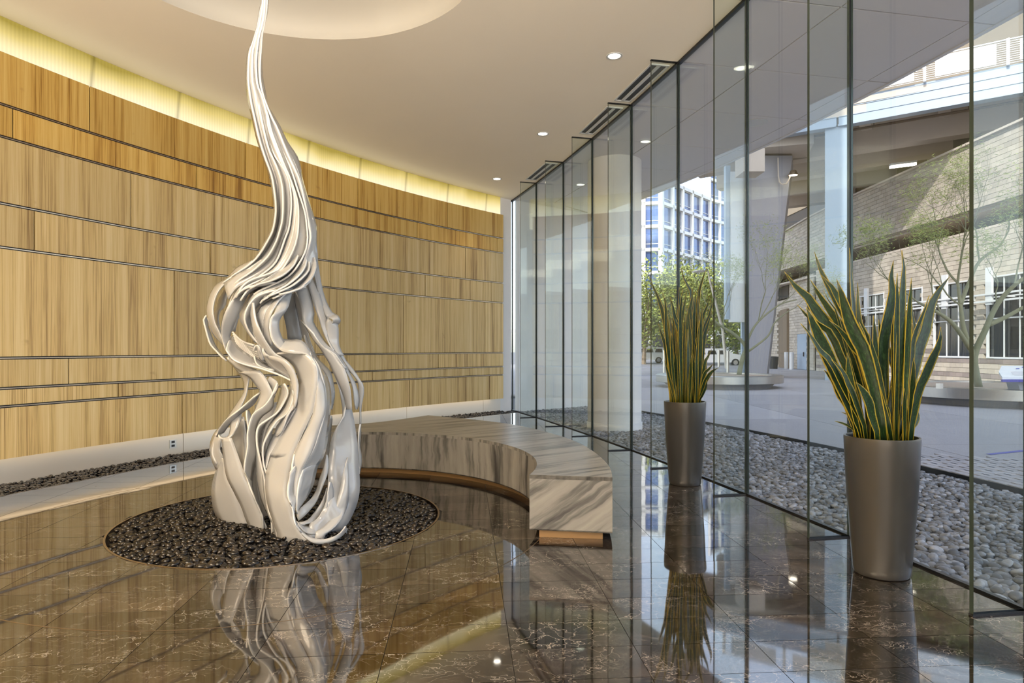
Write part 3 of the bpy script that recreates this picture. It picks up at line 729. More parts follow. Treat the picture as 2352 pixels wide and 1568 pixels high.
# ------------------------------------------------------------------ ribbon sculpture
CROP = {'A': (460, 580, 5.227), 'B': (470, 850, 4.126), 'C': (620, 880, 4.126), 'D': (640, 600, 4.614), 'E': (560, 300, 4.614), 'F': (540, 0, 4.75)}
SY = 5.45
def parse(s):
    out = []; k = None
    for w in s.split():
        if ':' in w: k, w = w.split(':')
        x, y = map(float, w.split(',')); ox, oy, sc = CROP[k]; out.append((ox+x/sc, oy+y/sc))
    return out
def resample(P, n):   # catmull-rom then arc length
    Q = cr([Vector(p) for p in P], 8) if len(P) > 2 else [Vector(p) for p in P]
    L = [0]
    for a, c in zip(Q[:-1], Q[1:]): L.append(L[-1]+(c-a).length)
    out = []; j = 0
    for i in range(n):
        t = L[-1]*i/(n-1)
        while j < len(L)-2 and L[j+1] < t: j += 1
        f = (t-L[j])/max(1e-6, L[j+1]-L[j]); out.append(Q[j].lerp(Q[j+1], min(1, max(0, f))))
    return out
sculp = empty('ribbon_sculpture', (PC.x+.3, 5.2, 0), 'tall swirling sculpture of glossy white ribbons rising from the black pebbles', 'sculpture')
def lerpl(v, t):
    if isinstance(v, (int, float)): return v
    n = len(v)-1; k = min(int(t*n), n-1); f = t*n-k; f = f*f*(3-2*f); return v[k]*(1-f)+v[k+1]*f
def ribbon(e1, e2, d1, d2, bulge=.0, n=None, th=.013):
    P1 = parse(e1) if isinstance(e1, str) else e1; P2 = parse(e2) if isinstance(e2, str) else e2
    ln = sum(math.dist(a, c) for a, c in zip(P1[:-1], P1[1:])); n = n or max(10, int(ln/9))
    A, B_ = resample(P1, n), resample(P2, n); K = 4; rows = []
    wid = sum((a-c).length for a, c in zip(A, B_))/n; ne = max(2, n//7)
    if wid < 17 and len(P1) > 3:
        for k in range(ne):
            f_ = .42*(1-k/ne)**1.5
            for q_ in (k, n-1-k):
                if A[q_].y > 1165: continue
                a, c = A[q_], B_[q_]; A[q_] = a.lerp(c, f_); B_[q_] = c.lerp(a, f_)
    for i in range(n):
        t = i/(n-1); a = px(A[i].x, A[i].y, SY+lerpl(d1, t)); c = px(B_[i].x, B_[i].y, SY+lerpl(d2, t)); row = []
        for k in range(K+1):
            s = k/K; p = a.lerp(c, s)
            if i in (0, n-1) and max(a.z, c.z) < .14: p.z = -.05
            row.append(p+Vector((0, -1, 0))*(bulge*4*s*(1-s)))
        rows.append(row)
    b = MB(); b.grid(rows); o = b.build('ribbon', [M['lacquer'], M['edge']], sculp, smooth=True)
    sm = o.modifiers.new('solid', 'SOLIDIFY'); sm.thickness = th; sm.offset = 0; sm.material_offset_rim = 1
    return o
# --- neck guide curves, left outline to right outline
G0 = 'F:310,-640 300,-300 293,0 270,100 245,260 228,340 185,470 140,580 122,830 130,1000 150,1130 190,1290 235,1500 E:200,270 260,430 290,560 320,760 318,900 290,1050 230,1170 130,1330 40,1410 A:400,240 250,345'
GA = 'F:318,-640 308,-300 303,0 285,150 262,280 240,360 210,480 190,600 188,860 215,1000 240,1160 280,1370 E:270,280 350,510 372,680 378,880 350,1050 310,1150 210,1310 80,1440 A:440,270 290,375'
GB = 'F:326,-640 316,-300 312,0 300,150 275,280 250,370 215,500 200,640 207,780 228,900 262,1040 330,1290 E:310,240 400,370 460,480 488,620 492,820 460,1050 420,1140 330,1380 200,1500 A:600,330 430,430 340,560'
GC = 'F:334,-640 326,-300 325,0 315,150 290,290 260,400 240,540 230,660 232,780 245,930 290,1040 345,1240 E:270,0 400,340 440,420 500,560 540,700 548,850 530,1050 480,1230 400,1400 320,1500 A:740,330 560,430 440,560'
GD = 'F:342,-640 336,-300 338,0 325,160 300,300 275,420 255,540 240,640 238,760 255,890 295,1040 360,1230 430,1400 E:420,220 500,430 560,620 640,850 660,1000 670,1150 640,1300 520,1480 A:980,320 800,400 620,480 540,600'
GE = 'F:352,-640 346,-300 348,0 335,160 310,300 292,400 285,520 275,640 270,800 285,950 320,1080 400,1280 460,1400 E:470,260 550,430 600,560 650,780 690,1000 705,1150 650,1350 600,1500 A:1080,350 900,440 720,520 620,640'
GF = 'F:362,-640 358,-300 360,0 345,160 318,260 300,360 288,520 288,700 300,860 330,1020 355,1150 430,1280 490,1385 E:460,120 560,270 600,400 620,520 660,660 720,850 765,1010 770,1100 765,1200 780,1350 765,1480 A:1345,320 1200,420 1000,490 850,570'
Gs = [parse(g) for g in (G0, GA, GB, GC, GD, GE, GF)]
ND = [[.02, .02, .05, .08, .12], [-.03, -.05, -.09, -.06, .0], [.0, -.02, -.06, -.1, -.08], [-.05, -.06, -.13, -.16, -.2], [0, -.04, -.08, -.12, -.15], [-.04, -.05, -.12, -.18, -.22], [.02, .0, .0, .02, -.1]]
rng = [resample(g, 72) for g in Gs]
for i in range(6):
    r_ = ribbon(rng[i], rng[i+1], ND[i]+[ND[i][-1]-.12], ND[i+1]+[ND[i+1][-1]-.10], .004, 72)
def between(i, f): return [a.lerp(c, f) for a, c in zip(rng[i], rng[i+1])]
for i, f0, f1, s0, s1, dd0, dd1 in ((0, .3, .85, 10, 70, [-.03, -.08, -.1], [.03, .02, .05]), (1, .35, .85, 22, 70, [-.06, -.15, -.16], [.04, .0, .02]),
                                (2, .2, .6, 26, 70, [-.03, -.18, -.22], [.02, .0, -.02]), (3, .3, .75, 20, 70, [-.08, -.2, -.26], [.0, -.02, -.04]),
                                (4, .15, .6, 30, 70, [-.08, -.22, -.3], [.0, -.03, -.04]), (5, .3, .7, 26, 70, [-.06, -.15, -.22], [.05, .05, .0])):
    a, c = between(i, f0)[s0:s1], between(i, f1)[s0:s1]
    # pinch the ends so strips taper like blades
    n = len(a)
    for k in range(min(8, n)):
        w = .5*(1-k/8); m_ = (a[k]+c[k])/2; a[k] = a[k].lerp(m_, w*1.8 if w*1.8 < 1 else 1); c[k] = c[k].lerp(m_, min(1, w*1.8))
    ribbon(a, c, dd0, dd1, .003, n)
RIB = [
 # left bulge
 ('A:75,710 38,800 60,900 85,1000 120,1100 200,1190 300,1300', 'A:100,800 90,880 120,960 150,1050 200,1150 260,1220 340,1300', .12, .2),
 ('A:600,90 440,180 310,320 200,380 130,480 90,600 80,720 110,850 150,960 210,1050 290,1140', 'A:650,110 520,220 410,300 300,370 210,480 165,600 155,720 180,850 220,930 260,1010 330,1110', [.08, .05, 0, .05], [-.02, -.08, -.1, -.05]),
 ('A:560,230 450,290 330,400 250,520 200,640 170,760 200,900 260,1010', 'A:640,230 520,330 400,430 320,520 300,640 240,700 220,800 250,950 290,1060', [.05, .1, .12], [0, .05, .1]),
 ('A:850,10 720,90 600,180 540,230 500,300 450,400 400,500 330,640', 'A:900,40 780,120 680,200 600,260 520,360 480,420 420,520 350,680', [-.05, -.1, -.05], [-.0, .0, .05]),
 ('A:860,210 640,330 520,400 420,520 330,650 270,800 250,930 265,1050 310,1180 400,1290 550,1350', 'A:870,260 720,370 600,440 540,560 480,680 430,800 390,900 360,980 355,1080 380,1200 470,1290 600,1370', [-.1, -.25, -.3, -.22, -.1], [-.05, -.15, -.22, -.15, -.12]),
 ('A:1280,400 1100,440 900,450 700,510 600,600 545,700 530,800 560,900 620,1000 700,1100', 'A:1250,430 1080,480 900,520 760,570 660,680 620,760 600,850 620,930 690,1040 730,1120', [-.25, -.36, -.38, -.3], [-.18, -.25, -.28, -.24]),
 ('A:700,400 620,470 560,560 500,680 470,760 520,880 600,1000 650,1090', 'A:760,450 680,520 620,600 570,700 540,780 570,890 640,990 700,1070', [-.05, -.12, -.1], [-.1, -.2, -.15]),
 ('A:610,600 600,720 620,850 640,960 690,1060 740,1160 770,1250 830,1350 930,1430 1100,1540', 'A:640,600 670,800 730,950 800,1080 880,1190 950,1240 1000,1265 1040,1330 1080,1420 1110,1540', [-.3, -.36, -.32, -.3], [-.38, -.44, -.4, -.34]),
 ('A:1000,500 880,580 800,690 765,820 760,950 780,1050 830,1130', 'A:1060,480 960,560 880,680 835,800 830,920 850,1020 890,1100', [-.25, -.36, -.34], [-.3, -.42, -.38]),
 ('A:830,560 740,640 690,730 690,830 720,920 760,1010', 'A:960,530 850,620 790,700 760,800 755,900 770,1000', [-.22, -.3, -.26], [-.28, -.38, -.34]),
 ('A:960,530 900,700 840,800 830,920 850,1020 900,1110 980,1180 1050,1200', 'A:1095,480 1060,640 1000,730 950,800 940,880 960,980 1010,1080 1060,1160', [-.3, -.44, -.48, -.46], [-.22, -.34, -.38, -.4]),
 ('A:900,1110 980,1180 1050,1200 1150,1212 1240,1212 1310,1240', 'A:960,1000 1000,1045 1100,1052 1200,1050 1270,1110 1340,1230', [-.46, -.5, -.48], [-.34, -.38, -.42]),
 # swoops across the waist
 ('A:1060,0 1000,150 850,240 620,320 520,390 440,480', 'A:1110,60 1060,180 900,290 700,370 580,430 480,520', [-.15, -.28, -.3], [-.1, -.18, -.18]),
 ('A:1190,50 1100,180 980,280 820,350 700,380 600,440', 'A:1160,10 1020,160 920,240 800,330 690,370 600,420', [-.25, -.36, -.34], [-.12, -.2, -.26]),
 ('A:1280,0 1270,140 1200,260 1060,380 900,470 760,580', 'A:1220,20 1200,150 1120,280 1000,400 860,480 740,560', [-.2, -.36, -.4], [-.1, -.22, -.28]),
 ('A:1330,100 1300,220 1220,310 1120,390 1000,450 820,530', 'A:1280,120 1240,240 1150,330 1050,410 950,450 800,520', [-.2, -.36, -.4], [-.12, -.25, -.3]),
 ('A:1400,60 1395,170 1350,290 1260,380 1150,450 960,510', 'A:1340,60 1330,200 1280,310 1190,390 1090,450 940,490', [-.15, -.3, -.4], [-.1, -.24, -.3]),
 ('A:1370,250 1340,320 1270,390 1160,450 1000,500 880,560', 'A:1340,250 1300,320 1220,390 1120,440 970,485 860,540', [-.2, -.34, -.38], [-.15, -.26, -.32]),
 ('A:850,360 700,385 560,420 460,480 430,540', 'A:1000,370 860,390 700,410 600,450 520,500', [-.3, -.34, -.3], [-.22, -.26, -.2]),
 # back strands on the right
 ('A:1090,500 1040,640 1000,740 1030,880 1050,1040', 'A:1150,470 1180,600 1200,760 1210,900 1215,1050', [.05, .12, .15], [.1, .18, .2]),
 ('D:150,330 190,500 230,700 270,850 330,960', 'D:200,320 250,520 300,700 340,860 400,1000', [.1, .15, .1], [.05, .1, .05]),
 ('D:190,320 240,500 250,600 290,690 350,790 430,880 520,940 600,990 640,1050 700,1130', 'D:310,250 350,400 375,560 360,630 420,740 480,840 590,950 650,1010 690,1070 730,1140', [-.02, -.08, -.1, -.05], [.04, .0, .0, .02]),
 ('D:310,250 340,350 380,480 430,620 470,740 530,860 590,970', 'D:360,170 420,300 480,500 520,620 515,720 520,820 580,930', [.02, -.02, 0], [.08, .03, -.02]),
 ('D:370,140 400,260 440,420 490,560 520,610', 'D:410,0 450,250 500,420 570,550 620,575', [.06, .05, .0], [.12, .1, .05]),
 ('D:520,600 500,640 505,740 515,830 560,900 620,990', 'D:625,670 632,720 634,800 636,880 660,950 690,1000', [-.02, .0, .0], [.04, .05, .05]),
 ('D:510,575 530,600 560,606 575,630 560,655 530,665', 'D:570,550 620,572 648,610 650,640 635,662 625,672', [.02, -.04, .02], [.08, .02, .08]),
 ('D:240,620 310,730 370,830 430,900 480,980 540,1080 580,1170 640,1300 700,1450 720,1568', 'D:370,760 430,850 520,940 600,1000 650,1080 700,1140 740,1280 765,1400 775,1568', [-.05, -.1, -.1, -.06], [-.12, -.14, -.14, -.1]),
 ('D:600,1000 660,1080 720,1180 770,1290 790,1400 800,1568', 'D:640,1000 700,1090 760,1200 820,1320 845,1440 850,1568', [.0, .05, .05], [.05, .1, .1]),
 ('D:570,880 650,1010 740,1140 830,1250 850,1330 845,1420 850,1500 862,1568 C:855,400', 'D:640,880 690,1020 790,1150 860,1260 895,1310 902,1400 880,1500 870,1568 C:862,400', [.05, .1, .15, .15], [.08, .12, .15, .15]),
 ('D:320,760 330,830 400,1010 470,1090 540,1160 570,1250 590,1400 575,1568', 'D:240,800 330,960 400,1100 460,1200 500,1300 545,1400 545,1500 550,1568', [.1, .05, .05], [.05, .0, -.02]),
 ('D:585,1150 600,1220 640,1330 670,1480 680,1568 C:700,390', 'D:600,1170 630,1260 660,1360 695,1500 710,1568 C:705,385', .05, .06),
 # the big tan plate
 ('A:1050,1200 1200,1212 1290,1225 1360,1290 1405,1400 1410,1568 D:400,1400 375,1568 C:400,290 300,500 220,700 190,850 175,960 170,1080 210,1160 235,1280 300,1400 400,1500', 'A:900,1210 1000,1250 1100,1330 1160,1430 1190,1568 D:210,1300 190,1460 C:230,250 150,430 80,550 0,690 B:640,800 590,960 580,1100 600,1270 650,1430 700,1568', [-.45, -.5, -.5, -.5, -.52, -.56, -.56], [-.35, -.38, -.4, -.42, -.44, -.48, -.5]),
 ('D:330,960 400,1100 440,1220 480,1320 497,1450 C:527,247 515,300 470,430 440,530 380,680 310,810 275,920 255,1040 240,1180', 'D:340,1000 395,1130 410,1250 400,1400 375,1568 C:390,350 310,510 240,650 205,760 190,860 200,980 215,1100', [-.42, -.46, -.5, -.55, -.6], [-.46, -.5, -.5, -.52, -.54]),
 ('D:330,960 430,1110 500,1200 545,1350 550,1500 C:560,330 545,480 530,600 500,700 440,800 420,900 380,1020 260,1180', 'D:345,1000 420,1110 470,1280 490,1420 C:520,230 500,350 460,480 420,600 360,720 300,830 260,950 250,1150', [-.1, -.2, -.25, -.3, -.4], [-.42, -.46, -.5, -.52, -.56]),
 # loops of the right foot
 ('C:700,310 620,440 575,560 560,700 552,860 550,960 545,1080 500,1200 440,1290 340,1340', 'C:740,120 790,330 825,560 838,780 850,950 838,1080 800,1200 740,1320 660,1410 560,1462 440,1472 360,1430', [-.1, -.12, -.2, -.35, -.5], [-.0, .02, .0, -.1, -.3, -.55]),
 ('C:683,900 660,1030 630,1150 580,1280 500,1370 390,1432', 'C:735,700 745,900 742,1100 700,1250 600,1380 480,1445', [-.2, -.3, -.52], [-.16, -.22, -.5]),
 ('C:548,960 540,1080 520,1180 470,1270 400,1335 330,1345', 'C:590,900 600,1080 580,1200 520,1300 450,1380 360,1420', [-.32, -.36, -.5], [-.25, -.3, -.5]),
 ('C:310,820 275,930 258,1050 250,1190 262,1240', 'C:460,740 430,860 400,980 340,1090 265,1190', [-.55, -.6, -.62], [-.3, -.35, -.55]),
 ('C:525,660 515,780 470,920 440,1020 380,1100 300,1170 250,1210', 'C:560,700 545,850 500,980 440,1120 350,1230 270,1300', [-.2, -.25, -.55], [-.18, -.3, -.56]),
 ('C:535,980 500,1100 430,1210 350,1300 270,1320', 'C:552,1000 545,1100 500,1220 420,1310 300,1345', [-.25, -.35, -.56], [-.22, -.32, -.56]),
 ('C:250,1310 330,1350 420,1366 505,1362', 'C:290,1370 350,1420 420,1430 490,1400', [-.58, -.5, -.4], [-.6, -.55, -.45]),
 ('C:235,1150 225,1210 240,1300 300,1400 380,1460 470,1480 560,1470 660,1420 740,1320', 'C:170,1090 215,1180 235,1310 300,1420 400,1505 500,1520 600,1495 700,1430 750,1330', [-.64, -.66, -.66, -.6, -.35], [-.66, -.7, -.68, -.6, -.3]),
 ('C:185,850 170,980 170,1080 200,1150 235,1230', 'C:240,780 252,900 245,1000 256,1040 240,1130', [-.6, -.66, -.66], [-.56, -.5, -.6]),
 ('C:420,330 340,480 240,640 210,770 195,850', 'C:415,420 350,560 300,680 260,780 245,860', [-.4, -.5, -.58], [-.35, -.42, -.5]),
 ('C:415,400 380,520 330,650 280,770 255,840', 'C:480,440 440,560 390,680 330,790 265,900', [-.35, -.42, -.5], [-.3, -.34, -.42]),
 ('C:560,310 545,420 540,560 550,700 558,760', 'C:600,300 580,400 570,520 565,640 560,740', [-.1, -.08, -.1], [-.05, -.05, -.1]),
 ('C:862,400 855,520 850,600 865,700 860,800 848,860', 'C:850,380 838,500 835,640 838,750 845,850', .1, .05),
 # lower left body
 ('A:330,1290 430,1400 500,1500 B:380,140 368,230 320,300 250,400 180,500 100,590 60,680 50,760 70,850 112,940', 'A:380,1270 520,1370 590,1460 B:410,130 400,200 380,270 330,370 270,450 200,560 120,640 85,720 80,800 115,880', [-.0, .02, .05], [-.1, -.08, -.05]),
 ('B:520,200 440,270 330,370 200,470 130,560 104,610', 'B:527,228 460,325 350,402 230,520 170,600 112,622', [-.2, -.2, -.1], [-.15, -.12, -.05]),
 ('B:330,20 420,60 480,130 520,180 530,230 480,380 455,430', 'B:520,0 570,60 610,140 640,220 600,310 520,390 458,435', [-.22, -.25, -.28], [-.3, -.34, -.3]),
 ('A:350,1290 480,1330 600,1370 700,1420 800,1500', 'A:330,1250 420,1370 520,1440 600,1500 700,1568', [-.2, -.25, -.3], [-.18, -.22, -.26]),
 ('B:690,120 640,230 570,330 470,400 430,480 405,600 405,720 380,870 375,960', 'B:700,150 655,260 640,360 540,440 490,540 488,680 500,800 460,900 440,1050', [-.35, -.36, -.38, -.38], [-.28, -.28, -.26, -.26]),
 ('B:620,60 680,100 692,150 640,240 540,300', 'B:590,120 620,160 640,200 600,270 500,350', [-.3, -.35, -.3], [-.26, -.26, -.22]),
 ('B:800,100 800,200 750,310 690,400 600,465 520,520 495,580 495,700 520,820 560,1000 580,1130', 'B:690,160 695,300 640,430 590,500 560,560 540,640 530,740 545,860 575,960 590,1040 596,1120', [-.38, -.42, -.42, -.4], [-.2, -.24, -.26, -.3]),
 ('B:850,120 850,230 790,400 690,480 620,580 560,700 550,800 565,920 585,1000', 'B:795,100 800,200 760,300 680,420 600,540 575,640 570,760 580,880 595,960', [-.42, -.46, -.46, -.44], [-.26, -.28, -.3, -.34]),
 ('B:855,200 850,330 790,430 715,640', 'B:820,180 800,340 740,450 640,600 ', [-.44, -.47, -.44], [-.3, -.36, -.38]),
 ('B:870,360 800,480 715,645 690,690 620,800 590,920', 'B:790,420 720,520 640,640 590,760 575,860 580,950', [-.42, -.42, -.44], [-.34, -.36, -.38]),
 ('A:750,1140 780,1240 870,1290 950,1310 1010,1370 1070,1460 1100,1568 B:850,200 850,280 ', 'A:770,1255 860,1245 1000,1268 1100,1360 1150,1470 1178,1568 B:890,170 875,300 850,370', [-.38, -.46, -.5], [-.42, -.5, -.54]),
 ('A:370,1000 450,1130 600,1240 750,1330 880,1390 1010,1480 1110,1535', 'A:310,1170 400,1290 550,1350 720,1390 900,1450 1000,1490 1110,1545', [-.1, -.1, -.25], [-.3, -.34, -.36]),
 ('A:640,1130 660,1110 700,1120 720,1170 760,1240', 'A:650,1200 680,1170 690,1190 700,1240 760,1330', [-.3, -.34, -.3], [-.2, -.2, -.24]),
 ('A:640,1240 670,1330 740,1380 860,1410', 'A:660,1240 720,1310 800,1360 930,1420', [-.2, -.3, -.32], [-.15, -.2, -.25]),
 # left foot plates
 ('B:160,820 112,950 76,1080 70,1200 92,1330 130,1400 160,1425', 'B:185,840 215,1010 290,1160 345,1290 390,1400 430,1490', [-.0, .0, .02], [-.12, -.14, -.12]),
 ('B:165,640 180,800 210,1000 280,1150 345,1280 390,1400 430,1500', 'B:255,640 290,730 350,900 400,1040 470,1190 540,1380 600,1510', [-.2, -.22, -.16], [-.24, -.28, -.26]),
 ('B:365,385 410,560 410,700 385,880 378,970 430,1110 490,1240 560,1400', 'B:445,370 470,560 490,700 480,870 455,1010 455,1130 500,1270 570,1420', [-.2, -.26, -.3, -.28], [-.14, -.2, -.24, -.28]),
 ('B:250,450 245,560 225,630 165,640 130,610', 'B:350,410 330,500 280,600 230,650 165,660', [-.1, -.15, -.2], [-.12, -.18, -.22]),
 ('B:300,440 270,560 250,680 300,760 350,880', 'B:370,440 390,600 405,760 390,880 375,960', [.05, .05, .0], [-.02, -.05, -.1]),
 ('B:104,605 62,690 58,780 85,870 118,950', 'B:165,640 150,690 145,760 172,810 180,880', [-.02, .0, .0], [-.1, -.08, -.05]),
 ('B:500,560 510,700 540,900 580,1130 640,1420', 'B:480,640 480,800 500,1050 560,1280 690,1500', [-.3, -.34, -.36], [-.2, -.22, -.28]),
 ('B:560,820 575,1000 590,1200 620,1360 700,1500', 'B:535,740 545,950 565,1150 600,1350 660,1480', [-.36, -.4, -.44], [-.28, -.3, -.34]),
 # back filler blades
 ('B:300,470 240,800 190,1000 240,1300', 'B:480,480 470,800 500,1100 560,1400', .12, .1),
 ('B:480,330 470,600 480,900 540,1300', 'B:700,300 640,600 600,900 640,1400', .08, .1),
 ('A:340,1290 480,1300 700,1350 900,1400', 'A:360,1000 500,1050 800,1200 1000,1400', .08, .12),
 ('C:60,600 0,900 20,1200 100,1400', 'C:350,400 240,800 180,1100 220,1300', .0, -.1),
 ('A:250,900 300,700 450,500 700,350', 'A:420,950 480,750 620,600 900,450', .12, .14),
 ('A:620,640 640,900 760,1150 1000,1300', 'A:900,540 820,800 860,1050 1050,1200', 0.02, -.1),
]
for t in RIB: ribbon(*t, bulge=.012)
# fan of thin blades in the pocket
f0 = parse('A:385,950')[0]
for k in range(7):
    a = (f0[0]+k*1.5, f0[1]+k*5); e_ = parse('A:%d,%d' % (650+k*45, 1110+k*50))[0]; m_ = ((a[0]+e_[0])/2-4, (a[1]+e_[1])/2+5-k)
    ribbon([a, m_, e_], [(a[0]+2, a[1]+4), (m_[0]-2, m_[1]+8), (e_[0]-3, e_[1]+7)], [-.02, -.05, -.2], [.08, .05, -.05], .004)

# ------------------------------------------------------------------ planters with snake plants
def planter(x, y, label, leaves, crop, nfill, seed, plabel, spread):
    e = empty('planter', (x, y, 0), label, 'planter')
    b = MB(); H = .885
    prof = [(.02, .004), (.158, .004), (.166, .014), (.170, .05), (.185, .25), (.203, .5), (.214, .72), (.2205, H-.012), (.2185, H), (.206, H), (.203, H-.02), (.200, H-.09)]
    b.lathe((x, y, 0), prof, 72); autosmooth(b.build('pot', M['planter'], e))
    b = MB(); b.lathe((x, y, H-.06), [(.2, 0), (.12, .012), (.001, .015)], 32); b.build('soil', M['soil'], e)
    r2 = random.Random(seed); pe = empty('snake_plant', (x, y, H-.05), plabel, 'plant'); ox, oy, sc = crop; L = []
    for s in leaves:
        pts, w = s.rsplit('w', 1); L.append(([tuple(map(float, q.split(','))) for q in pts.split()], float(w)))
    x0b, x1b = spread
    for _ in range(nfill):
        bx = r2.uniform(x0b, x1b); hh = r2.uniform(.35, .95); top = oyt[1]-(oyt[1]-oyt[0])*hh
        lean = (bx-(x0b+x1b)/2)*r2.uniform(.0, .35)*hh+r2.uniform(-20, 20)
        L.append(([(bx+lean, top), (bx+lean*.6, (top+oyt[1])/2), (bx, oyt[1])], r2.uniform(30, 48)))
    for li, (pts, w) in enumerate(L):
        P = [(ox+a/sc, oy+c/sc) for a, c in pts][::-1]; n = 12; P = resample(P, n)
        d0 = r2.uniform(-.13, .13); dl = d0*r2.uniform(.2, 1.6); yaw = r2.uniform(-.45, .45); tw = r2.uniform(-.5, .5)
        big = w/sc*(y+d0)/FP
        rows, uv = [], []
        C = [px(P[i].x, P[i].y, y+d0+dl*(i/(n-1))) for i in range(n)]
        q0 = Vector((C[0].x-x, C[0].y-y)); over = q0.length-.155
        if over > 0:
            for i in range(n): f_ = (1-i/(n-1))**2.5*over; C[i].x -= q0.normalized().x*f_; C[i].y -= q0.normalized().y*f_
        C[0].z = min(C[0].z, H-.06)
        for i in range(n):
            t = i/(n-1); T = (C[min(i+1, n-1)]-C[max(i-1, 0)]).normalized()
            side = T.cross(Vector((0, -1, 0))).normalized(); fr = T.cross(side).normalized(); an = yaw+tw*t
            sd = side*math.cos(an)+fr*math.sin(an); nn = sd.cross(T).normalized()
            prof_ = (.50+.5*math.sin(PI*min(1, t/.62)/2)) if t < .62 else max(0.0, 1-((t-.62)/.38)**1.7)
            hw = big*.56*prof_+.0004; gut = (.45 if t < .3 else .22)
            row = []; u_ = []
            for k in range(5):
                s = k/2-1; row.append(C[i]+sd*(hw*s)+nn*(hw*gut*(s*s-.5))); u_.append((k/4, t*.9))
            rows.append(row); uv.append(u_)
        b = MB(); b.grid(rows, 0, uv); o = b.build('leaf', M['leaf'], pe, smooth=True)
        sm = o.modifiers.new('solid', 'SOLIDIFY'); sm.thickness = .0035; sm.offset = 0
P1 = ['5,215 80,320 200,430 300,590 420,720 560,950 760,1500w88', '130,620 200,700 290,850 380,960 560,1450w48', '175,490 230,620 300,780 350,900 450,1150 560,1480w96', '105,475 170,550 260,620 370,700 430,850 490,980 600,1490w50',
 '205,275 280,400 390,560 500,720 600,900 740,1480w64', '240,60 270,160 330,290 400,420 500,600 560,720 700,1480w58', '290,240 380,340 440,440 510,560 550,700 620,880 760,1490w80', '415,275 455,400 500,560 545,680 640,880 790,1480w92',
 '515,30 525,180 530,330 540,430 560,600 700,1400w56', '580,300 580,420 585,560 600,640 690,850 800,1450w42', '355,595 450,680 540,800 640,900 700,1050 850,1500w55', '460,800 560,850 650,920 700,1020 760,1180 870,1500w66',
 '315,985 400,1080 440,1180 500,1280 560,1460w56', '400,1385 480,1410 540,1450 590,1500w14', '450,1315 540,1360 600,1480w14', '375,905 460,1000 500,1100 540,1200 600,1480w58', '703,560 710,700 715,850 705,960 690,1400w62',
 '860,130 840,250 850,400 815,600 790,700 775,900 780,1100 790,1500w86', '925,50 940,200 930,330 915,600 905,900 890,1200 870,1510w84', '890,230 885,350 890,430 880,700 880,1450w50', '1000,265 995,370 985,470 975,700 940,1450w42',
 '1000,460 1010,580 1025,680 1000,850 950,1480w48', '980,530 975,650 975,800 970,950 965,1150 950,1510w72', '1140,400 1100,520 1050,640 1010,760 1000,950 960,1490w54', '1300,255 1240,330 1180,420 1140,540 1130,640 1090,750 1060,900 1030,1100 980,1500w84',
 '1230,650 1215,780 1150,920 1100,1040 1050,1160 985,1500w92', '745,590 770,760 830,860 870,960 880,1050 860,1480w62', '1045,1295 1045,1370 1010,1450 975,1510w48', '975,1180 930,1280 900,1380 870,1500w40', '565,1080 620,1150 670,1250 690,1350 740,1500w66',
 '500,850 510,1000 530,1200 540,1400 580,1500w54', '840,1110 850,1200 840,1320 850,1500w60', '590,610 620,700 650,820 720,1000 800,1500w52', '1010,850 1015,950 1000,1080 970,1480w48', '310,360 350,440 420,560 600,1300w16', '670,700 690,800 740,1000 830,1490w40',
 '450,900 500,1100 560,1300 620,1500w50', '330,640 420,800 520,1050 640,1500w50', '520,950 600,1100 700,1300 780,1500w52', '860,560 850,700 860,900 870,1480w40', '420,1080 480,1240 560,1500w40']
oyt = (800, 1500)
planter(2.385, 4.215, 'tall tapered grey planter nearest the camera, on the right', P1, (1800, 560, 3.4075), 16, 5, 'big fanned snake plant with yellow leaf margins in the nearest planter', (580, 990))
P2 = ['45,150 80,240 140,370 190,520 225,700 260,1000 290,1530w38', '190,325 225,420 235,550 235,700 260,1000 310,1530w38', '280,385 310,490 330,600 370,720 410,900 430,1530w58', '395,65 430,180 470,270 510,340 520,500 460,1530w50',
 '685,60 640,180 605,290 590,420 560,700 560,1530w46', '150,670 190,800 230,920 250,1100 290,1530w38', '235,760 310,850 380,980 440,1100 490,1300 540,1530w58', '340,620 370,750 400,900 440,1080 460,1300 470,1530w74', '380,280 385,450 375,600 380,900 400,1530w50',
 '420,300 400,450 390,700 410,1530w45', '460,330 430,520 400,700 420,1530w45', '525,290 520,400 500,520 500,800 500,1530w54', '555,330 550,500 530,800 520,1530w50', '580,330 585,500 600,700 610,1000 600,1530w44', '710,380 680,500 640,600 600,800 580,1530w46',
 '720,390 730,500 700,620 650,800 610,1530w42', '745,540 700,660 660,800 640,1000 630,1530w42', '735,955 700,1030 660,1120 630,1450w32', '750,1120 700,1180 655,1240 630,1500w36', '810,1160 740,1200 690,1270 660,1350 640,1530w42', '680,1290 670,1370 650,1450 630,1530w32',
 '275,560 290,700 310,900 340,1530w54', '255,590 260,750 270,1000 300,1530w42', '280,1260 320,1340 345,1430 350,1530w40', '480,460 480,650 500,900 480,1200 480,1530w44', '450,570 440,800 450,1530w38', '585,800 560,900 560,1100 550,1530w38', '530,1010 540,1150 560,1530w38',
 '640,480 620,650 600,1530w42', '220,1080 250,1200 280,1350 300,1530w22', '595,1010 580,1150 550,1530w32']
oyt = (420, 1530)
planter(1.853, 7.0, 'tall tapered grey planter farther back, right of the marble bench', P2, (1480, 600, 4.75), 26, 9, 'upright snake plant with yellow leaf margins in the farther planter', (285, 640))

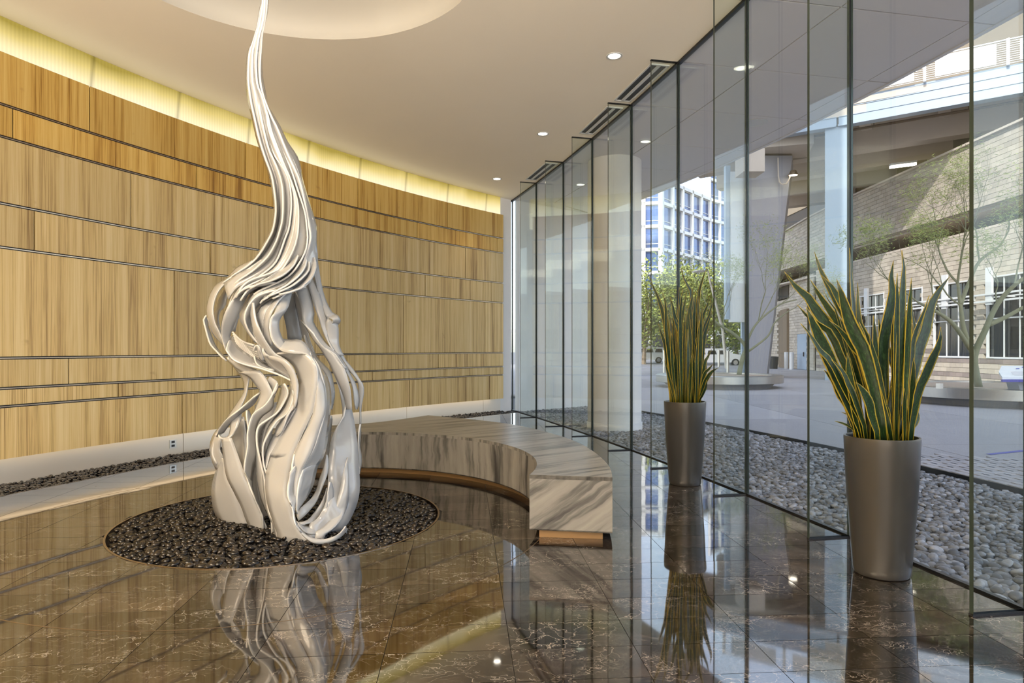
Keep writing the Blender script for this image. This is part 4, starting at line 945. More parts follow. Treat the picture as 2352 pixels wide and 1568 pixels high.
# ------------------------------------------------------------------ outdoors: ground
GZ = -.02
b = MB(); b.add([(-160, -160, GZ-.12), (260, -160, GZ-.12), (260, 260, GZ-.12), (-160, 260, GZ-.12)], [(0, 1, 2, 3)])
tag(b.build('ground', M['asphalt']), 'street level ground beyond the plaza', kind='structure')
plaza = empty('ground_plaza', (12, 20, 0), kind='structure'); plaza['label'] = 'grey exposed aggregate plaza paving'
def clip_outside(x0, x1, y0, y1):   # column clipped against the stone bed edge
    out = []
    n = 12
    for k in range(n):
        ya, yb = y0+(y1-y0)*k/n, y0+(y1-y0)*(k+1)/n
        ea = xe(ya)+.014 if ya < 16.9 else -99; eb = xe(yb)+.014 if yb < 16.9 else -99
        a, c = max(x0, ea), max(x0, eb)
        if a >= x1 and c >= x1: continue
        out.append([(min(a, x1), ya), (x1, ya), (x1, yb), (min(c, x1), yb)])
    return out
for i in range(0, 12):
    for j in range(0, 19):
        x0, y0 = -1.0+i*3.6, -8+j*3.6
        if y0 > 13 and x0 < 2.5 and y0 < 16.8: pass
        x1, y1 = x0+3.585, y0+3.585; b = MB(); b.cr = rnd.random()
        polys = clip_outside(x0, x1, y0, y1) if x0 < 6 and y0 < 17 else [[(x0, y0), (x1, y0), (x1, y1), (x0, y1)]]
        if x0 < 2.4 and y0 < 18 and y0+3.6 > 13: polys = [p for p in polys if min(q[0] for q in p) > .5 or min(q[1] for q in p) > 17.2]
        for p in polys: b.add([(x, y, GZ) for x, y in p]+[(x, y, GZ-.05) for x, y in p], [(0, 1, 2, 3), (4, 5, 1, 0), (5, 6, 2, 1), (6, 7, 3, 2), (7, 4, 0, 3)])
        if b.v: b.build('slab', M['plaza'], plaza)
b = MB()   # strip of pavers along the stone bed, joined
s = 0
for r_ in range(16):
    y = 3.2
    while y < 9.0:
        off = .12+r_*.125; 
        n = Vector((1, .12)).normalized(); x = xe(y)+off
        if x < 8.0 and y < 9.2-r_*.05: b.box((x, y+(r_ % 2)*.12, GZ+.004), (.118, .235, .02), .05, r=rnd.random())
        y += .245
o = b.build('pavers', M['paver'], plaza); o['kind'] = 'stuff'
b = MB(); b.add([(6.6, 9.0, GZ+.004), (12.5, 11.6, GZ+.004), (12.5, 11.72, GZ+.004), (6.6, 9.1, GZ+.004)], [(0, 1, 2, 3)]); b.build('painted_line', M['blueline'], plaza)
# ------------------------------------------------------------------ steel rimmed round planters
def ring_planter(x, y, r, label):
    e = empty('tree_planter', (x, y, GZ), label, 'planter'); c = (x, y, GZ)
    b = MB(); b.lathe(c, [(r-.45, 0), (r-.35, .12), (r-.25, .19)], 72); b.build('base', M['pier'], e, smooth=True)
    b = MB(); b.lathe(c, [(r-.06, .19), (r, .20), (r, .46), (r-.05, .475), (r-.42, .475), (r-.42, .40)], 72); b.lathe(c, [(r-.3, .19), (r-.02, .19)], 72)
    autosmooth(b.build('steel_rim', M['rimsteel'], e), 30)
    b = MB(); b.lathe(c, [(r-.41, .43), (.001, .47)], 48); b.build('gravel', M['gravel'], e)
    return e
ring_planter(7.95, 25.2, 2.35, 'round steel rimmed tree planter between the two snake plants')
ring_planter(13.4, 17.9, 2.6, 'round steel rimmed tree planter at the right edge of the view')
def branching(name, base, label, seeds, mat_leaf, first, depth=5, spread=.6, leafn=5, twl=.07):
    root = empty(name, base, label, 'tree'); r2 = random.Random(seeds); bt = MB(); tw = MB(); lf = MB()
    def grow(p, d, L, r, lev):
        pts = [p]; rr = [r]; q = Vector(p); dd = Vector(d)
        nseg = 5 if lev < 3 else 3
        for k in range(nseg):
            dd = (dd+Vector((r2.gauss(0, .13), r2.gauss(0, .13), r2.gauss(.02, .1)))).normalized(); q = q+dd*(L/nseg); pts.append(q.copy()); rr.append(r*(1-.35*(k+1)/nseg))
        (bt if lev < 3 else tw).tube(pts, [q_*.8 for q_ in rr], 7 if lev < 2 else 4 if lev < 3 else 3, cap=False)
        if lev >= depth:
            for k in range(leafn):
                c = pts[-1]+Vector((r2.gauss(0, .1), r2.gauss(0, .1), r2.gauss(0, .1))); a = Vector((r2.gauss(0, 1), r2.gauss(0, 1), r2.gauss(0, 1))).normalized()*twl; bb = a.orthogonal().normalized()*twl*.16
                lf.add([c-a, c+bb, c+a, c-bb], [(0, 1, 2, 3)], r=r2.random())
            return
        nk = 3 if lev < depth-1 else 4
        for k in range(nk):
            s = pts[-1] if k < 2 else pts[r2.randint(2, len(pts)-2)]
            nd = (dd+Vector((r2.uniform(-1, 1), r2.uniform(-1, 1), r2.uniform(-.25, .75)))*spread).normalized(); grow(s, nd, L*r2.uniform(.6, .85), rr[-1]*.72, lev+1)
    for (pp, d, L, r) in first: grow(Vector(base)+Vector(pp), Vector(d).normalized(), L, r, 1)
    return root, bt, tw, lf
def palo(base, trunkpts, label, seed, first, **k):
    root, bt, tw, lf = branching('palo_verde_tree', base, label, seed, None, first, **k)
    for pts, rr in trunkpts: 
        P = cr([Vector(base)+Vector(p) for p in pts], 4); bt.tube(P, [rr[0]+(rr[1]-rr[0])*i/(len(P)-1) for i in range(len(P))], 8)
    bt.build('trunk', M['bark'], root, smooth=True); o = tw.build('twigs', M['bark'], root); o['kind'] = 'stuff'
    o = lf.build('foliage', M['palo'], root); o['kind'] = 'stuff'
# tree of the right planter (trunk near px 2247,893)
B1 = px(2248, 893, 17.4); B1.z = .42
def rel(B, x, y, D): return tuple(px(x, y, D)-B)
palo(tuple(B1), [([(0, 0, 0), rel(B1, 2238, 820, 17.4), rel(B1, 2262, 760, 17.3), rel(B1, 2290, 700, 17.2), rel(B1, 2330, 655, 17.0), rel(B1, 2380, 620, 16.8)], (.095, .04)), ([rel(B1, 2238, 820, 17.4), rel(B1, 2215, 760, 17.4), rel(B1, 2206, 700, 17.5), rel(B1, 2200, 650, 17.6)], (.075, .035)),
      ([rel(B1, 2228, 800, 17.4), rel(B1, 2190, 745, 17.2), rel(B1, 2150, 715, 17.0), rel(B1, 2110, 695, 16.9)], (.07, .03)), ([rel(B1, 2272, 745, 17.3), rel(B1, 2310, 728, 17.2), rel(B1, 2360, 700, 17.0)], (.07, .04)), ([rel(B1, 2206, 700, 17.5), rel(B1, 2225, 650, 17.7), rel(B1, 2250, 600, 17.9), rel(B1, 2290, 570, 18)], (.06, .03))],
     'thin branched palo verde tree in the right steel rimmed planter', 3,
     [(rel(B1, 2200, 650, 17.6), (-.5, .1, .8), 1.1, .04), (rel(B1, 2200, 650, 17.6), (-.1, -.2, 1), 1.2, .04), (rel(B1, 2110, 695, 16.9), (-.8, 0, .6), 1.0, .028), (rel(B1, 2160, 718, 17), (-.5, .2, 1), .9, .025), (rel(B1, 2290, 570, 18), (.6, 0, .6), 1.1, .03), (rel(B1, 2250, 600, 17.9), (0, .2, 1), 1.1, .03), (rel(B1, 2330, 655, 17), (.2, 0, 1), 1.0, .03), (rel(B1, 2290, 700, 17.2), (-.3, -.2, .9), .8, .025), (rel(B1, 2205, 700, 17.5), (-.9, .1, .5), 1.1, .03)], depth=5, spread=.62, leafn=9, twl=.06)
B2 = px(1697, 866, 25.2); B2.z = .42
palo(tuple(B2), [([(0, 0, 0), rel(B2, 1706, 820, 25.2), rel(B2, 1713, 797, 25.2), rel(B2, 1690, 770, 25.2), rel(B2, 1655, 748, 25.2), rel(B2, 1640, 735, 25)], (.10, .035)), ([rel(B2, 1706, 815, 25.2), rel(B2, 1735, 795, 25), rel(B2, 1765, 770, 25), rel(B2, 1780, 740, 25), rel(B2, 1810, 715, 25)], (.05, .02)), ([rel(B2, 1712, 797, 25.2), rel(B2, 1722, 770, 25), rel(B2, 1742, 738, 25), rel(B2, 1790, 700, 25), rel(B2, 1830, 688, 25)], (.06, .02))],
     'slender palo verde tree in the steel rimmed planter before the grey pier', 11,
     [(rel(B2, 1640, 735, 25), (-.3, 0, 1), 1.0, .03), (rel(B2, 1660, 750, 25.2), (.2, .2, 1), 1.0, .03), (rel(B2, 1742, 738, 25), (.0, 0, 1), 1.2, .03), (rel(B2, 1742, 738, 25), (.5, 0, .9), 1.1, .03), (rel(B2, 1790, 700, 25), (.7, 0, .5), .9, .02), (rel(B2, 1810, 715, 25), (.8, 0, .1), .8, .02)], depth=5, spread=.6, leafn=7, twl=.06)
# small uplight cube on the right planter
b = MB(); b.box(tuple(px(2158, 886, 16.2)), (.11, .11, .13), .3); tag(b.build('uplight', M['steel']), 'small steel cube light on the gravel of the right planter', 'light')
# information lectern at the right edge
e = empty('map_stand', (12.15, 15.6, GZ), 'sloping map stand with purple edge at the right edge of the view', 'sign')
b = MB(); p0 = px(2302, 866, 15.6); 
def lec(u, v, d=0): return (p0.x+u-.0*v+.28*v, p0.y+v*.75, p0.z+v*.42+d)
b.add([lec(0, 0), lec(1.3, 0), lec(1.3, .62), lec(.16, .62), lec(.0, .3), lec(0, 0, -.05), lec(1.3, 0, -.05), lec(1.3, .62, -.05), lec(.16, .62, -.05), lec(0, .3, -.05)], [(0, 1, 2, 3, 4), (9, 8, 7, 6, 5), (0, 5, 6, 1), (4, 9, 5, 0), (3, 8, 9, 4), (2, 7, 8, 3), (1, 6, 7, 2)])
b.build('tabletop', M['car'], e)
b = MB(); b.beam(tuple(Vector(lec(-.02, -.03, -.07))), tuple(Vector(lec(1.32, -.03, -.07))), .06, .06); b.build('edge_band', M['purple'], e)
b = MB(); b.add([lec(.3, .1, .006), lec(1.25, .1, .006), lec(1.25, .3, .006), lec(.3, .3, .006)], [(0, 1, 2, 3)]); b.build('map_panel', M['soffit'], e)
for k, (u, v) in enumerate(((.45, .42), (.62, .5), (.8, .4), (.95, .5), (1.1, .42))):
    b = MB(); b.add([lec(u, v, .007), lec(u+.09, v+.01, .007), lec(u+.11, v+.06, .007), lec(u+.02, v+.05, .007)], [(0, 1, 2, 3)]); b.build('map_symbol', M['purple'] if k % 2 else M['blueline'], e)
b = MB(); b.add([(12.35, 15.7, GZ), (13.4, 15.7, GZ), (13.4, 15.7, .65), (12.15, 15.7, .65), (12.35, 16.1, GZ), (13.4, 16.1, GZ), (13.4, 16.1, .75), (12.15, 16.1, .75)], [(0, 1, 2, 3), (7, 6, 5, 4), (0, 3, 7, 4), (1, 5, 6, 2), (3, 2, 6, 7)]); b.build('pedestal', M['pier'], e)

# ------------------------------------------------------------------ block building on the right (parking structure with shops)
FXW = 19.6
bld = empty('block_building', (FXW+3, 32, 0), 'long beige block building with a ramp wall and shop windows', 'building')
def bwall(path, z0, z1, holes, bl, bh, nind, bands=(), name='block'):
    """path: list of (x,y); blocks laid along it, room-side face proud of the mortar."""
    seg = []
    for a, c in zip(path[:-1], path[1:]): seg.append((Vector(a), Vector(c)))
    items = []; z = z0; row = 0
    while z < z1-.02:
        h = min(bh, z1-z); s = -(row % 2)*bl/2
        for a, c in seg:
            L = (c-a).length; t = (row % 2)*-bl/2; d = (c-a)/L
            while t < L-.02:
                u0, u1 = max(0, t), min(L, t+bl); m_ = a+d*((u0+u1)/2); t += bl
                if u1-u0 < .04: continue
                if any(y0 < m_.y < y1 and h0 < z+h/2 < h1 for (y0, y1, h0, h1) in holes): continue
                items.append((m_.length, m_.x, m_.y, z+h/2, u1-u0-.014, h-.014, math.atan2(d.y, d.x), any(b0 < z+h/2 < b1 for b0, b1 in bands)))
        z += bh; row += 1
    items.sort(); rest = MB(); restd = MB()
    for k, (_, x, y, zz, w, h, an, dk) in enumerate(items):
        pr = rnd.uniform(-.004, .006)
        if k < nind:
            b = MB(); b.cr = rnd.random(); b.box((x-pr, y, zz), (w, .09, h), an); b.build(name, M['blockdark'] if dk else M['block'], bld)
        else: (restd if dk else rest).box((x-pr, y, zz), (w, .09, h), an, r=rnd.random())
    for r_, m_ in ((rest, 'block'), (restd, 'blockdark')):
        if r_.v: o = r_.build('block_courses', M[m_], bld); o['kind'] = 'stuff'
WIN = [(36.7, 34.3), (33.7, 31.1), (30.3, 27.7), (26.9, 24.2), (23.3, 20.7)]
holes = [(b_, a_, 1.05, 4.35) for a_, b_ in WIN]
bw = [(1.38, 1.47), (1.17, 1.26)]
bwall([(FXW, 42), (FXW, 19.5)], 0, 6.4, holes, .42, .205, 150, ((.80, 1.02), (.20, .40), (1.22, 1.42)))
PTH = [(24.5, 66), (22.0, 58), (20.6, 50), (19.9, 44), (19.6, 39), (19.6, 18)]
bwall(PTH, 7.35, 10.15, [], .42, .205, 150)
bwall([(22.3, 60), (20.9, 52), (19.9, 43)], 0, 6.4, [(48.2, 50.9, 0, 4.4), (48.2, 50.9, 5.2, 6.2), (44.3, 46.3, 0, 2.5)], .6, .205, 0)
b = MB()
for a_, c_ in zip(PTH[:-1], PTH[1:]): vbox((a_[0]+.14, a_[1]), (c_[0]+.14, c_[1]), .2, 7.3, 10.12, b)
holes_y = [19.5]+sorted([v for w in WIN for v in w])+[42]
for i in range(0, len(holes_y)-1, 2): vbox((FXW+.14, holes_y[i]), (FXW+.14, holes_y[i+1]), .2, 0, 6.35, b)
for a_, b_ in WIN: vbox((FXW+.14, b_), (FXW+.14, a_), .2, 0, 1.03, b); vbox((FXW+.14, b_), (FXW+.14, a_), .2, 4.37, 6.35, b)
b.build('core_wall', M['mortar'], bld)
b = MB(); vbox((22.6, 60), (21.2, 52), .2, 0, 6.3, b); vbox((21.2, 52), (20.2, 43), .2, 0, 6.3, b); b.build('core_wall', M['mortar'], bld)
b = MB()
for a_, c_ in zip(PTH[:-1], PTH[1:]): vbox(a_, c_, .34, 10.15, 10.24, b)
b.build('coping', M['concrete'], bld)
b = MB(); vbox((FXW+.1, 42), (FXW+.1, 18), .3, 6.36, 6.46, b); b.build('sill', M['concrete'], bld)
b = MB(); vbox((FXW+3, 62), (FXW+3, 16), .1, 5.8, 12.5, b); b.build('deck_shade_sheet', M['dark'], bld)  # dark sheet standing in for the deep shade under the deck
b = MB(); b.box((FXW+2.0, 38, 7.25), (3.6, 46, .1)); b.box((FXW+2.0, 38, 6.2), (3.6, 46, .1)); b.build('parking_deck', M['concrete'], bld)
for a_, b_ in WIN:
    e = empty('shop_window', (FXW, (a_+b_)/2, 1.05)); e.parent = bld; e.location = Vector((FXW, (a_+b_)/2, 1.05))-wloc(bld)
    b = MB(); X = FXW-.02
    for z in (1.05, 4.32): vbox((X, b_), (X, a_), .12, z, z+.06, b)
    for z in (2.64, 3.5): vbox((X, b_), (X, a_), .10, z, z+.05, b)
    for y in (b_+.03, a_-.03): vbox((X, y-.025), (X, y+.025), .10, 1.05, 4.4, b)
    for f in (.36, .66): y = b_+(a_-b_)*f; vbox((X, y-.018), (X, y+.018), .04, 1.05, 4.4, b)
    o = b.build('frame', M['pwhite'], bld); WL[o.name] = WL[o.name]; o.parent = e; o.location = WL[o.name]-Vector((FXW, (a_+b_)/2, 1.05))
    for f0, f1 in ((0, .36), (.36, .66), (.66, 1)):
        b = MB(); vbox((FXW+.08, b_+(a_-b_)*f0), (FXW+.08, b_+(a_-b_)*f1), .02, 1.1, 4.35, b); o = b.build('pane', M['dglass'], bld); o.parent = e; o.location = WL[o.name]-Vector((FXW, (a_+b_)/2, 1.05))
for y in (35.3, 28.9, 26.2, 23.6):
    b = MB(); b.box((FXW-.45, y, 3.95), (.09, .34, 1.5)); b.build('canopy_bracket', M['pwhite'], bld)
for z in (3.62, 3.34):
    b = MB(); b.beam((FXW-.5, 20, z), (FXW-.5, 37.5, z), .07, .07); b.build('canopy_rail', M['pwhite'], bld)
for y in np.arange(21, 37.5, 2.2):
    b = MB(); b.beam((FXW-.5, y, 3.48), (FXW, y, 3.48), .05, .05); b.build('canopy_arm', M['pwhite'], bld)
# shaded left end: recess, door
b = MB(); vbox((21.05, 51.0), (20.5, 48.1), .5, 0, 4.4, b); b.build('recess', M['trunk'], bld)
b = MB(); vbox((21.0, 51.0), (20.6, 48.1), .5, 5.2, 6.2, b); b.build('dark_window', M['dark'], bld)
b = MB(); vbox((20.28, 46.25), (20.07, 44.35), .16, 0, 2.45, b); b.build('service_door', M['girder'], bld)
b = MB(); b.box((19.95, 44.7, 1.05), (.06, .06, .3)); b.build('door_handle', M['black'], bld)
for nm, x, y, lab in (('bollard', 1818, 45.5, 'white bollard by the dark doorway, right one'), ('bollard', 1806, 47, 'white bollard by the dark doorway, left one')):
    p = px(x, 850, y); b = MB(); b.lathe((p.x, p.y, GZ), [(.001, 0), (.14, 0), (.14, 1.2), (.001, 1.22)], 16); tag(b.build(nm, M['pwhite'], smooth=False), lab, 'bollard')
p = px(1777, 848, 47); b = MB(); b.lathe((p.x, p.y, GZ), [(.001, 0), (.26, 0), (.33, .85), (.30, .88), (.001, .9)], 20); tag(b.build('trash_can', M['black']), 'black trash can beside the base of the grey pier', 'trash can')

# ------------------------------------------------------------------ bridge deck
br = empty('bridge', (17, 30, 12), 'pale blue steel girder bridge with white railing panels and concrete underside', 'bridge')
Pa, Pb = Vector((8.5, 34.4)), Vector((30, 19.4)); bd = (Pb-Pa).normalized(); bn = Vector((-bd.y, bd.x))
if bn.y < 0: bn = -bn
Pj = Vector((15.1, 30.25))
for a_, c_ in ((Pa, Pj-bd*.05), (Pj+bd*.05, Pb)):
    b = MB(); vbox(a_, c_, .3, 11.7, 12.9, b); b.build('girder', M['girder'] if 0 else M['girder'], br)
    for z in (12.1, 12.5): b = MB(); vbox(a_-bn*.16, c_-bn*.16, .04, z, z+.03, b); b.build('girder_rib', M['girder'], br)
    b = MB(); vbox(a_-bn*.1, c_-bn*.1, .5, 11.64, 11.72, b); b.build('girder_flange', M['girder'], br)
b = MB(); 
def strip(o0, o1, z0, z1, name, mat='concrete'):
    b = MB(); q = [Pa+bn*o0, Pb+bn*o0, Pb+bn*o1, Pa+bn*o1]; b.prism([tuple(v) for v in q], z0, z1); b.build(name, M[mat], br)
strip(.15, 16, 12.55, 12.8, 'deck_slab'); strip(.2, .9, 12.1, 12.56, 'edge_beam')
for o_ in (3.4, 7.2, 11.2, 15): strip(o_, o_+.8, 11.3, 12.56, 'deck_beam')
for k in range(8):
    m0 = Pa+bd*(2+k*3.2); b = MB(); q = [m0+bn*.9, m0+bd*.5+bn*.9, m0+bd*.5+bn*15, m0+bn*15]; b.prism([tuple(v) for v in q], 12.2, 12.56); b.build('cross_beam', M['concrete'], br)
for o_, z in ((2.2, 12.0), (5.6, 12.0), (9.3, 11.9)):
    a_ = Pa+bd*4.5+bn*o_; c_ = Pb+bn*o_; b = MB(); b.tube([(a_.x, a_.y, z), (c_.x, c_.y, z)], .065, 8)
    for k in range(6): m0 = a_.lerp(c_, .04+k*.17); b.tube([(m0.x, m0.y, z), (m0.x, m0.y, 12.55)], .02, 4)
    b.build('sprinkler_pipe', M['pipe'], br)
s0 = (Vector((17.9, 28.3))-Pa).dot(bd)
for k in range(-3, 4):
    m0 = Pa+bd*(s0+k*2.85); b = MB(); b.box((m0.x, m0.y, 13.42), (.11, .11, 1.08), math.atan2(bd.y, bd.x)); b.build('rail_post', M['pwhite'], br)
    m1 = m0+bd*.38; m2 = m0+bd*(2.85-.38); b = MB(); vbox(m1, m2, .04, 13.0, 13.85, b); b.build('rail_panel', M['pwhite'], br)
for z in [12.95+.088*i for i in range(12)]:
    b = MB(); a_ = Pa+bd*(s0-3*2.85); c_ = Pa+bd*(s0+4*2.85); b.tube([(a_.x, a_.y, z), (c_.x, c_.y, z)], .012 if z < 13.9 else .03, 4); b.build('rail_wire', M['pwhite'], br)
strip(-.3, 14, 16.8, 17.3, 'upper_roof', 'concrete') if False else None
b = MB(); b.box((Pj.x, Pj.y+.1, 5.8), (.92, .6, 11.7), math.atan2(bd.y, bd.x)); b.build('steel_column', M['girder'], br)
# concrete pier
b = MB(); D = 33.0
q = [px(1716, 862, D), px(1760, 862, D), px(1820, 357, D), px(1716, 357, D)]; q[0].z = q[1].z = GZ
v = [tuple(p) for p in q]+[(p.x+.9, p.y+2.0, p.z) for p in q]
b.add(v, [(0, 1, 2, 3), (7, 6, 5, 4), (1, 5, 6, 2), (4, 0, 3, 7), (3, 2, 6, 7), (0, 4, 5, 1)]); b.build('concrete_pier', M['pier'], br)
b = MB(); q2 = px(1722, 375, 31.5); b.box((q2.x, q2.y, q2.z), (1.0, 1.2, 1.1), 0); b.build('beam_end', M['concrete'], br)
b = MB(); b.box((px(1760, 340, 32.5).x, 33.2, 11.75), (4.6, 2.4, .9), -.3); b.build('pier_cap', M['concrete'], br)
b = MB(); b.box((33, 44, 17), (21, 34, 9.5)); b.build('upper_storey', simple('tan_render', (.26, .21, .15), .8), bld)
e = empty('wall_lamp', tuple(px(1822, 403, 32.6)), 'bronze dome lamp lit at the top of the grey pier', 'light'); p = px(1822, 400, 32.6)
b = MB(); b.lathe(tuple(p), [(.02, .22), (.14, .18), (.2, .05), (.24, -.06)], 20); b.build('shade', M['bronze'], e); b = MB(); b.lathe((p.x, p.y, p.z-.05), [(.2, 0), (.001, 0)], 20); b.build('bulb', M['lamp'], e)
b = MB(); b.tube([tuple(px(x, y, 32.7)) for x, y in ((1787, 362), (1788, 405), (1790, 418), (1796, 423), (1806, 422), (1813, 410), (1817, 396))], .035, 6); tag(b.build('conduit', M['concrete']), 'looping conduit feeding the lamp on the grey pier', 'conduit')
e = empty('tube_light', tuple(px(2074, 381, 33)), 'lit tube lamp under the dark parking deck', 'light'); a_, c_ = px(2045, 384, 33), px(2103, 377, 33)
b = MB(); b.beam(tuple(a_), tuple(c_), .18, .1); b.build('tube', M['lamp'], e)
b = MB(); b.beam(tuple(a_+Vector((0, 0, .12))), tuple(c_+Vector((0, 0, .12))), .26, .1); b.build('housing', M['pwhite'], e)
# white blade sign
e = empty('blade_sign', (12.0, 34, 2.8), 'tall blank white projecting sign left of the grey pier', 'sign'); a_ = px(1677, 739, 33.6); 
b = MB(); b.box((a_.x+.55, 33.6, 6.65), (1.15, .35, 7.7)); b.build('panel', M['pwhite'], e)
b = MB(); b.box((a_.x-.12, 33.7, 6.9), (.24, .3, 7.9)); b.build('edge_frame', M['girder'], e)
b = MB(); b.box((px(1709, 800, 33.8).x, 33.8, 1.5), (.3, .2, 3.0)); b.build('post', M['girder'], e)

# ------------------------------------------------------------------ office tower
off = empty('office_building', (34, 120, 0), 'white gridded office building with blue windows far behind the trees', 'building')
def office_face(P, Q, z0, nfl, fh, bays, mat_pier='pwhite', pier=1.0, band=.8, wing=False):
    P, Q = Vector(P), Vector(Q); d = (Q-P).normalized(); L = (Q-P).length; n = Vector((d.y, -d.x))
    if n.dot(P) > 0: n = -n
    for f in range(nfl+1):
        b = MB(); vbox(P+n*.25, Q+n*.25, .6, z0+f*fh-.1, z0+f*fh-.1+band, b); b.build('floor_band', M[mat_pier], off)
    for k in range(bays+1):
        c = P+d*(L*k/bays); w = pier if not wing else .25; b = MB(); vbox(c-d*w/2+n*.3, c+d*w/2+n*.3, .5, 0, z0+nfl*fh+band, b); b.build('pier', M[mat_pier], off)
    for k in range(bays):
        a, c = P+d*(L*k/bays), P+d*(L*(k+1)/bays); m_ = (a+c)/2
        if L/bays > 4 and not wing: b = MB(); vbox(m_-d*.07+n*.12, m_+d*.07+n*.12, .15, z0, z0+nfl*fh, b); b.build('mullion', M['pwhite'], off)
        for f in range(nfl):
            b = MB(); b.cr = rnd.random(); vbox(a, c, .1, z0+f*fh+band-.15, z0+(f+1)*fh, b); b.build('window', M['bglass'], off)
    for f in range(nfl):
        for dz in (band+.6, band+.35*fh*0+fh-band-.2):
            b = MB(); vbox(P+n*.1, Q+n*.1, .12, z0+f*fh+dz, z0+f*fh+dz+.1, b); b.build('transom', M['pwhite'], off)
cx0 = px(1517, 0, 113).to_2d()
office_face(px(1440, 0, 114.5).to_2d(), cx0, 6.4, 6, 4.0, 2, pier=.7, band=.55)
office_face(cx0, px(1627, 0, 128).to_2d(), 6.4, 6, 4.0, 5, pier=.6, band=.55)
office_face(px(1627, 0, 128).to_2d(), px(1735, 0, 140).to_2d(), 6.4, 8, 4.0, 5, wing=True, band=.55)
b = MB(); q = [px(1440, 0, 115.2), px(1517, 0, 113.8), px(1627, 0, 129), px(1740, 0, 141), px(1740, 0, 160), px(1440, 0, 160)]
b.prism([(p.x, p.y) for p in q], 0, 6.4); b.build('podium', M['pwhite'], off)
b = MB(); b.prism([(p.x, p.y) for p in q], 30.3, 30.9); b.build('roof', M['pwhite'], off)
for k in range(7):
    a_ = px(1475+k*36, 0, 108); b = MB(); b.box((a_.x, 108, 2.4), (1.8, .3, 2.4)); b.build('ground_window', M['dglass'], off)
b = MB(); b.box((20, 109, 4.4), (60, 1.2, .5)); b.box((26, 109.4, 2.0), (46, .4, 4.6)); b.build('storefront', M['pwhite'], off)

# ------------------------------------------------------------------ leafy street trees
def leafy(x, D, top, r, seed, label):
    base = (px(x, 0, D).x, D, GZ-.1); root = empty('street_tree', base, label, 'tree'); r2 = random.Random(seed)
    zc = top-r*.8; b = MB(); B = Vector(base)
    b.tube([B, B+Vector((.1, 0, 1.6)), B+Vector((0, .1, 2.6))], [.24, .18, .16], 8)
    for k in range(6):
        a = 2*PI*k/6+r2.random(); b.tube([B+Vector((0, 0, 2.3)), B+Vector((math.cos(a)*r*.3, math.sin(a)*r*.3, zc*.75)), B+Vector((math.cos(a)*r*.6, math.sin(a)*r*.6, zc))], [.12, .08, .04], 5)
    b.build('trunk', M['trunk'], root)
    lf = MB(); cl_ = [(Vector((r2.uniform(-.75, .75)*r, r2.uniform(-.75, .75)*r, zc+r2.uniform(-.6, .55)*r)), r2.uniform(.25, .42)*r) for _ in range(26)]
    for c, rr in cl_:
        for _ in range(190):
            d = Vector((r2.gauss(0, 1), r2.gauss(0, 1), r2.gauss(0, 1))).normalized()*rr*r2.uniform(.6, 1.05)
            p = B+c+d; a = Vector((r2.gauss(0, 1), r2.gauss(0, 1), r2.gauss(0, 1))).normalized()*.17; o_ = a.orthogonal().normalized()*.11
            lf.add([p-a, p+o_, p+a, p-o_], [(0, 1, 2, 3)], r=r2.random())
    o = lf.build('foliage', M['foliage'], root); o['kind'] = 'stuff'
leafy(1478, 64, 10.2, 5.0, 1, 'leafy street tree right behind the round white column')
leafy(1560, 74, 10.6, 4.6, 2, 'leafy street tree seen above the left leaves of the farther snake plant')
leafy(1612, 60, 9.4, 4.6, 3, 'bright green street tree behind the street lamp')
leafy(1690, 68, 8.8, 5.0, 4, 'leafy street tree behind the blank white sign')
leafy(1420, 66, 9.5, 4.6, 5, 'leafy street tree hidden mostly by the round white column')
# lamp post
e = empty('street_lamp', tuple(px(1664, 850, 42)), 'grey street lamp with a flat oval head above the farther snake plant', 'lamp'); D = 42
b = MB(); b.tube([tuple(px(x, y, D)) for x, y in ((1668, 846), (1660, 760), (1645, 700), (1632, 650), (1626, 622))], [.1, .09, .08, .07, .06], 8); b.build('pole', M['steel'], e)
p = px(1606, 623, D); b = MB(); b.lathe(tuple(p), [(.001, .09), (.3, .06), (.5, 0), (.3, -.06), (.001, -.08)], 24); b.build('lamp_head', M['steel'], e, smooth=True)
for x, y0_, y1_, D, lab in ((1672, 801, 854, 40, 'steel bollard post tallest of those right of the farther snake plant'), (1651, 798, 840, 52, 'steel bollard beside the parked white van'), (1685, 808, 834, 60, 'short steel bollard in the middle behind the round planter'), (1698, 810, 834, 60, 'short steel bollard just left of the black mullion'), (1526, 800, 858, 38, 'thin steel post left of the farther snake plant')):
    p = px(x, y1_, D); b = MB(); hh = (y1_-y0_)*D/FP; b.lathe((p.x, p.y, GZ-.1), [(.001, 0), (.09, 0), (.09, hh), (.001, hh+.03)], 12); tag(b.build('bollard', M['steel']), lab, 'bollard')
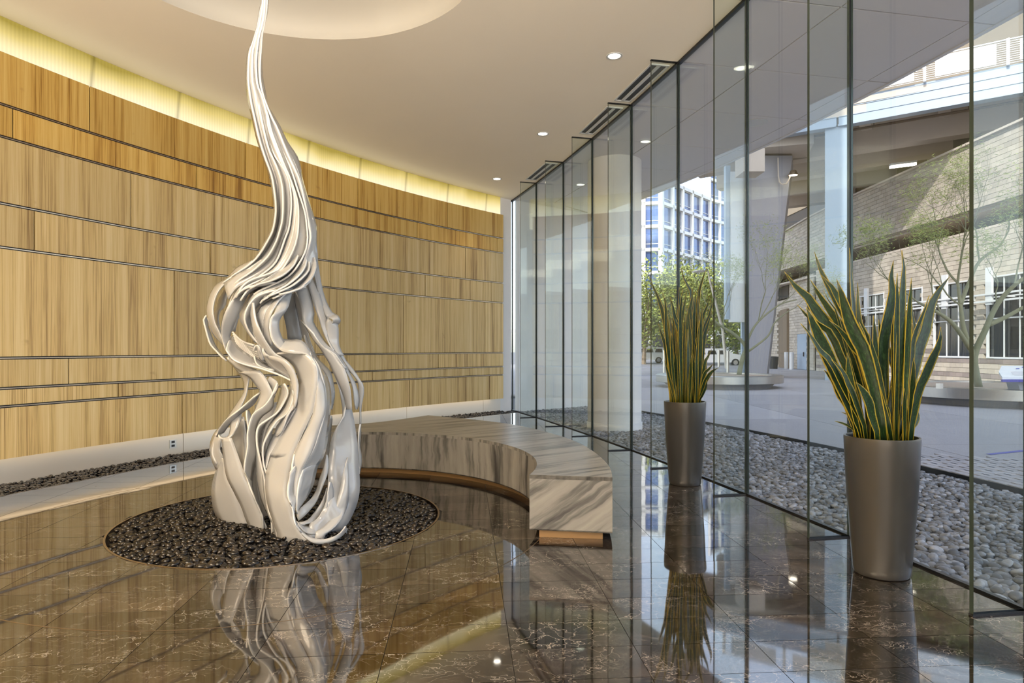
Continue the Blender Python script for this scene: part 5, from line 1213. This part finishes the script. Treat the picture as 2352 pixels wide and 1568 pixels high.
# vehicles
def car(x, D, L, H, flip, label, van=False):
    c = px(x, 0, D); e = empty('car', (c.x, D, -.12), label, 'car'); z = -.12; f = -1 if flip else 1
    prof = [(-.5, .28), (-.5, .62), (-.46, .70), (-.40, .98), (-.22, 1.0), (.12, 1.0), (.26, .70), (.46, .60), (.5, .45), (.5, .28)] if not van else [(-.5, .2), (-.5, .95), (-.46, 1), (.25, 1), (.38, .62), (.5, .5), (.5, .2)]
    b = MB(); pts = [(c.x+f*u*L, z+v*H) for u, v in prof]; n = len(pts); w = .9
    vv = [(x_, D-w, z_) for x_, z_ in pts]+[(x_, D+w, z_) for x_, z_ in pts]
    b.add(vv, [tuple(range(n)), tuple(range(2*n-1, n-1, -1))]+[(i, (i+1) % n, (i+1) % n+n, i+n) for i in range(n)]); o = b.build('body', M['car'], e)
    m_ = o.modifiers.new('b', 'BEVEL'); m_.width = .07; m_.segments = 2; m_.limit_method = 'ANGLE'
    b = MB()
    for u0, u1 in ((-.40, -.22), (-.19, -.02), (.01, .17)): 
        q = [(c.x+f*u0*L, z+.70*H), (c.x+f*u1*L, z+.70*H), (c.x+f*(u1-.03)*L, z+.93*H), (c.x+f*(u0+.015)*L, z+.93*H)]
        b.add([(x_, D-w-.01, z_) for x_, z_ in q], [(0, 1, 2, 3)])
    b.build('side_window', M['dglass'], e)
    for u in (-.31, .31):
        b = MB(); vv = []
        for k in range(20): a = 2*PI*k/20; vv.append((c.x+f*u*L+.34*math.cos(a), D-w-.03, z+.34+.34*math.sin(a)))
        vv2 = [(v[0], v[1]+.25, v[2]) for v in vv]; b.add(vv+vv2, [tuple(range(20)), tuple(range(39, 19, -1))]+[(i, (i+1) % 20, (i+1) % 20+20, i+20) for i in range(20)]); wo_ = b.build('wheel', M['tyre'], e)
        b = MB(); vv = [(c.x+f*u*L+.2*math.cos(2*PI*k/16), D-w-.05, z+.34+.2*math.sin(2*PI*k/16)) for k in range(16)]; b.add(vv, [tuple(range(16))]); o = b.build('hubcap', M['chrome'], e)
    b = MB(); b.box((c.x-f*.485*L, D-w+.03, z+.66*H), (.2, .1, .14)); b.build('tail_light', M['red'], e)
car(1478, 70, 4.6, 1.65, True, 'white parked car with red tail lamp, right of the round white column')
car(1642, 58, 4.9, 1.5, False, 'white parked car partly hidden by the farther snake plant')
# low dark kerb strip of the street
b = MB(); b.box((20, 56, -.07), (70, .3, .12)); tag(b.build('trim_kerb', M['pier']), 'street kerb beyond the plaza', kind='structure')
# neighbouring low building and trees, mirrored in the glass fins
nb = empty('low_building', (48, -38, 0), 'low beige building across the plaza seen mirrored in the glass fins', 'building')
b = MB(); b.box((60, -50, 4.0), (50, 12, 8)); b.build('wall', M['concrete'], nb)
for k in range(7): b = MB(); b.box((38.5+k*7, -43.9, 2.6), (4.2, .3, 2.4)); b.build('window', M['dglass'], nb)
b = MB(); b.box((60, -50, 8.2), (51, 13, .4)); b.build('roof', M['pwhite'], nb)
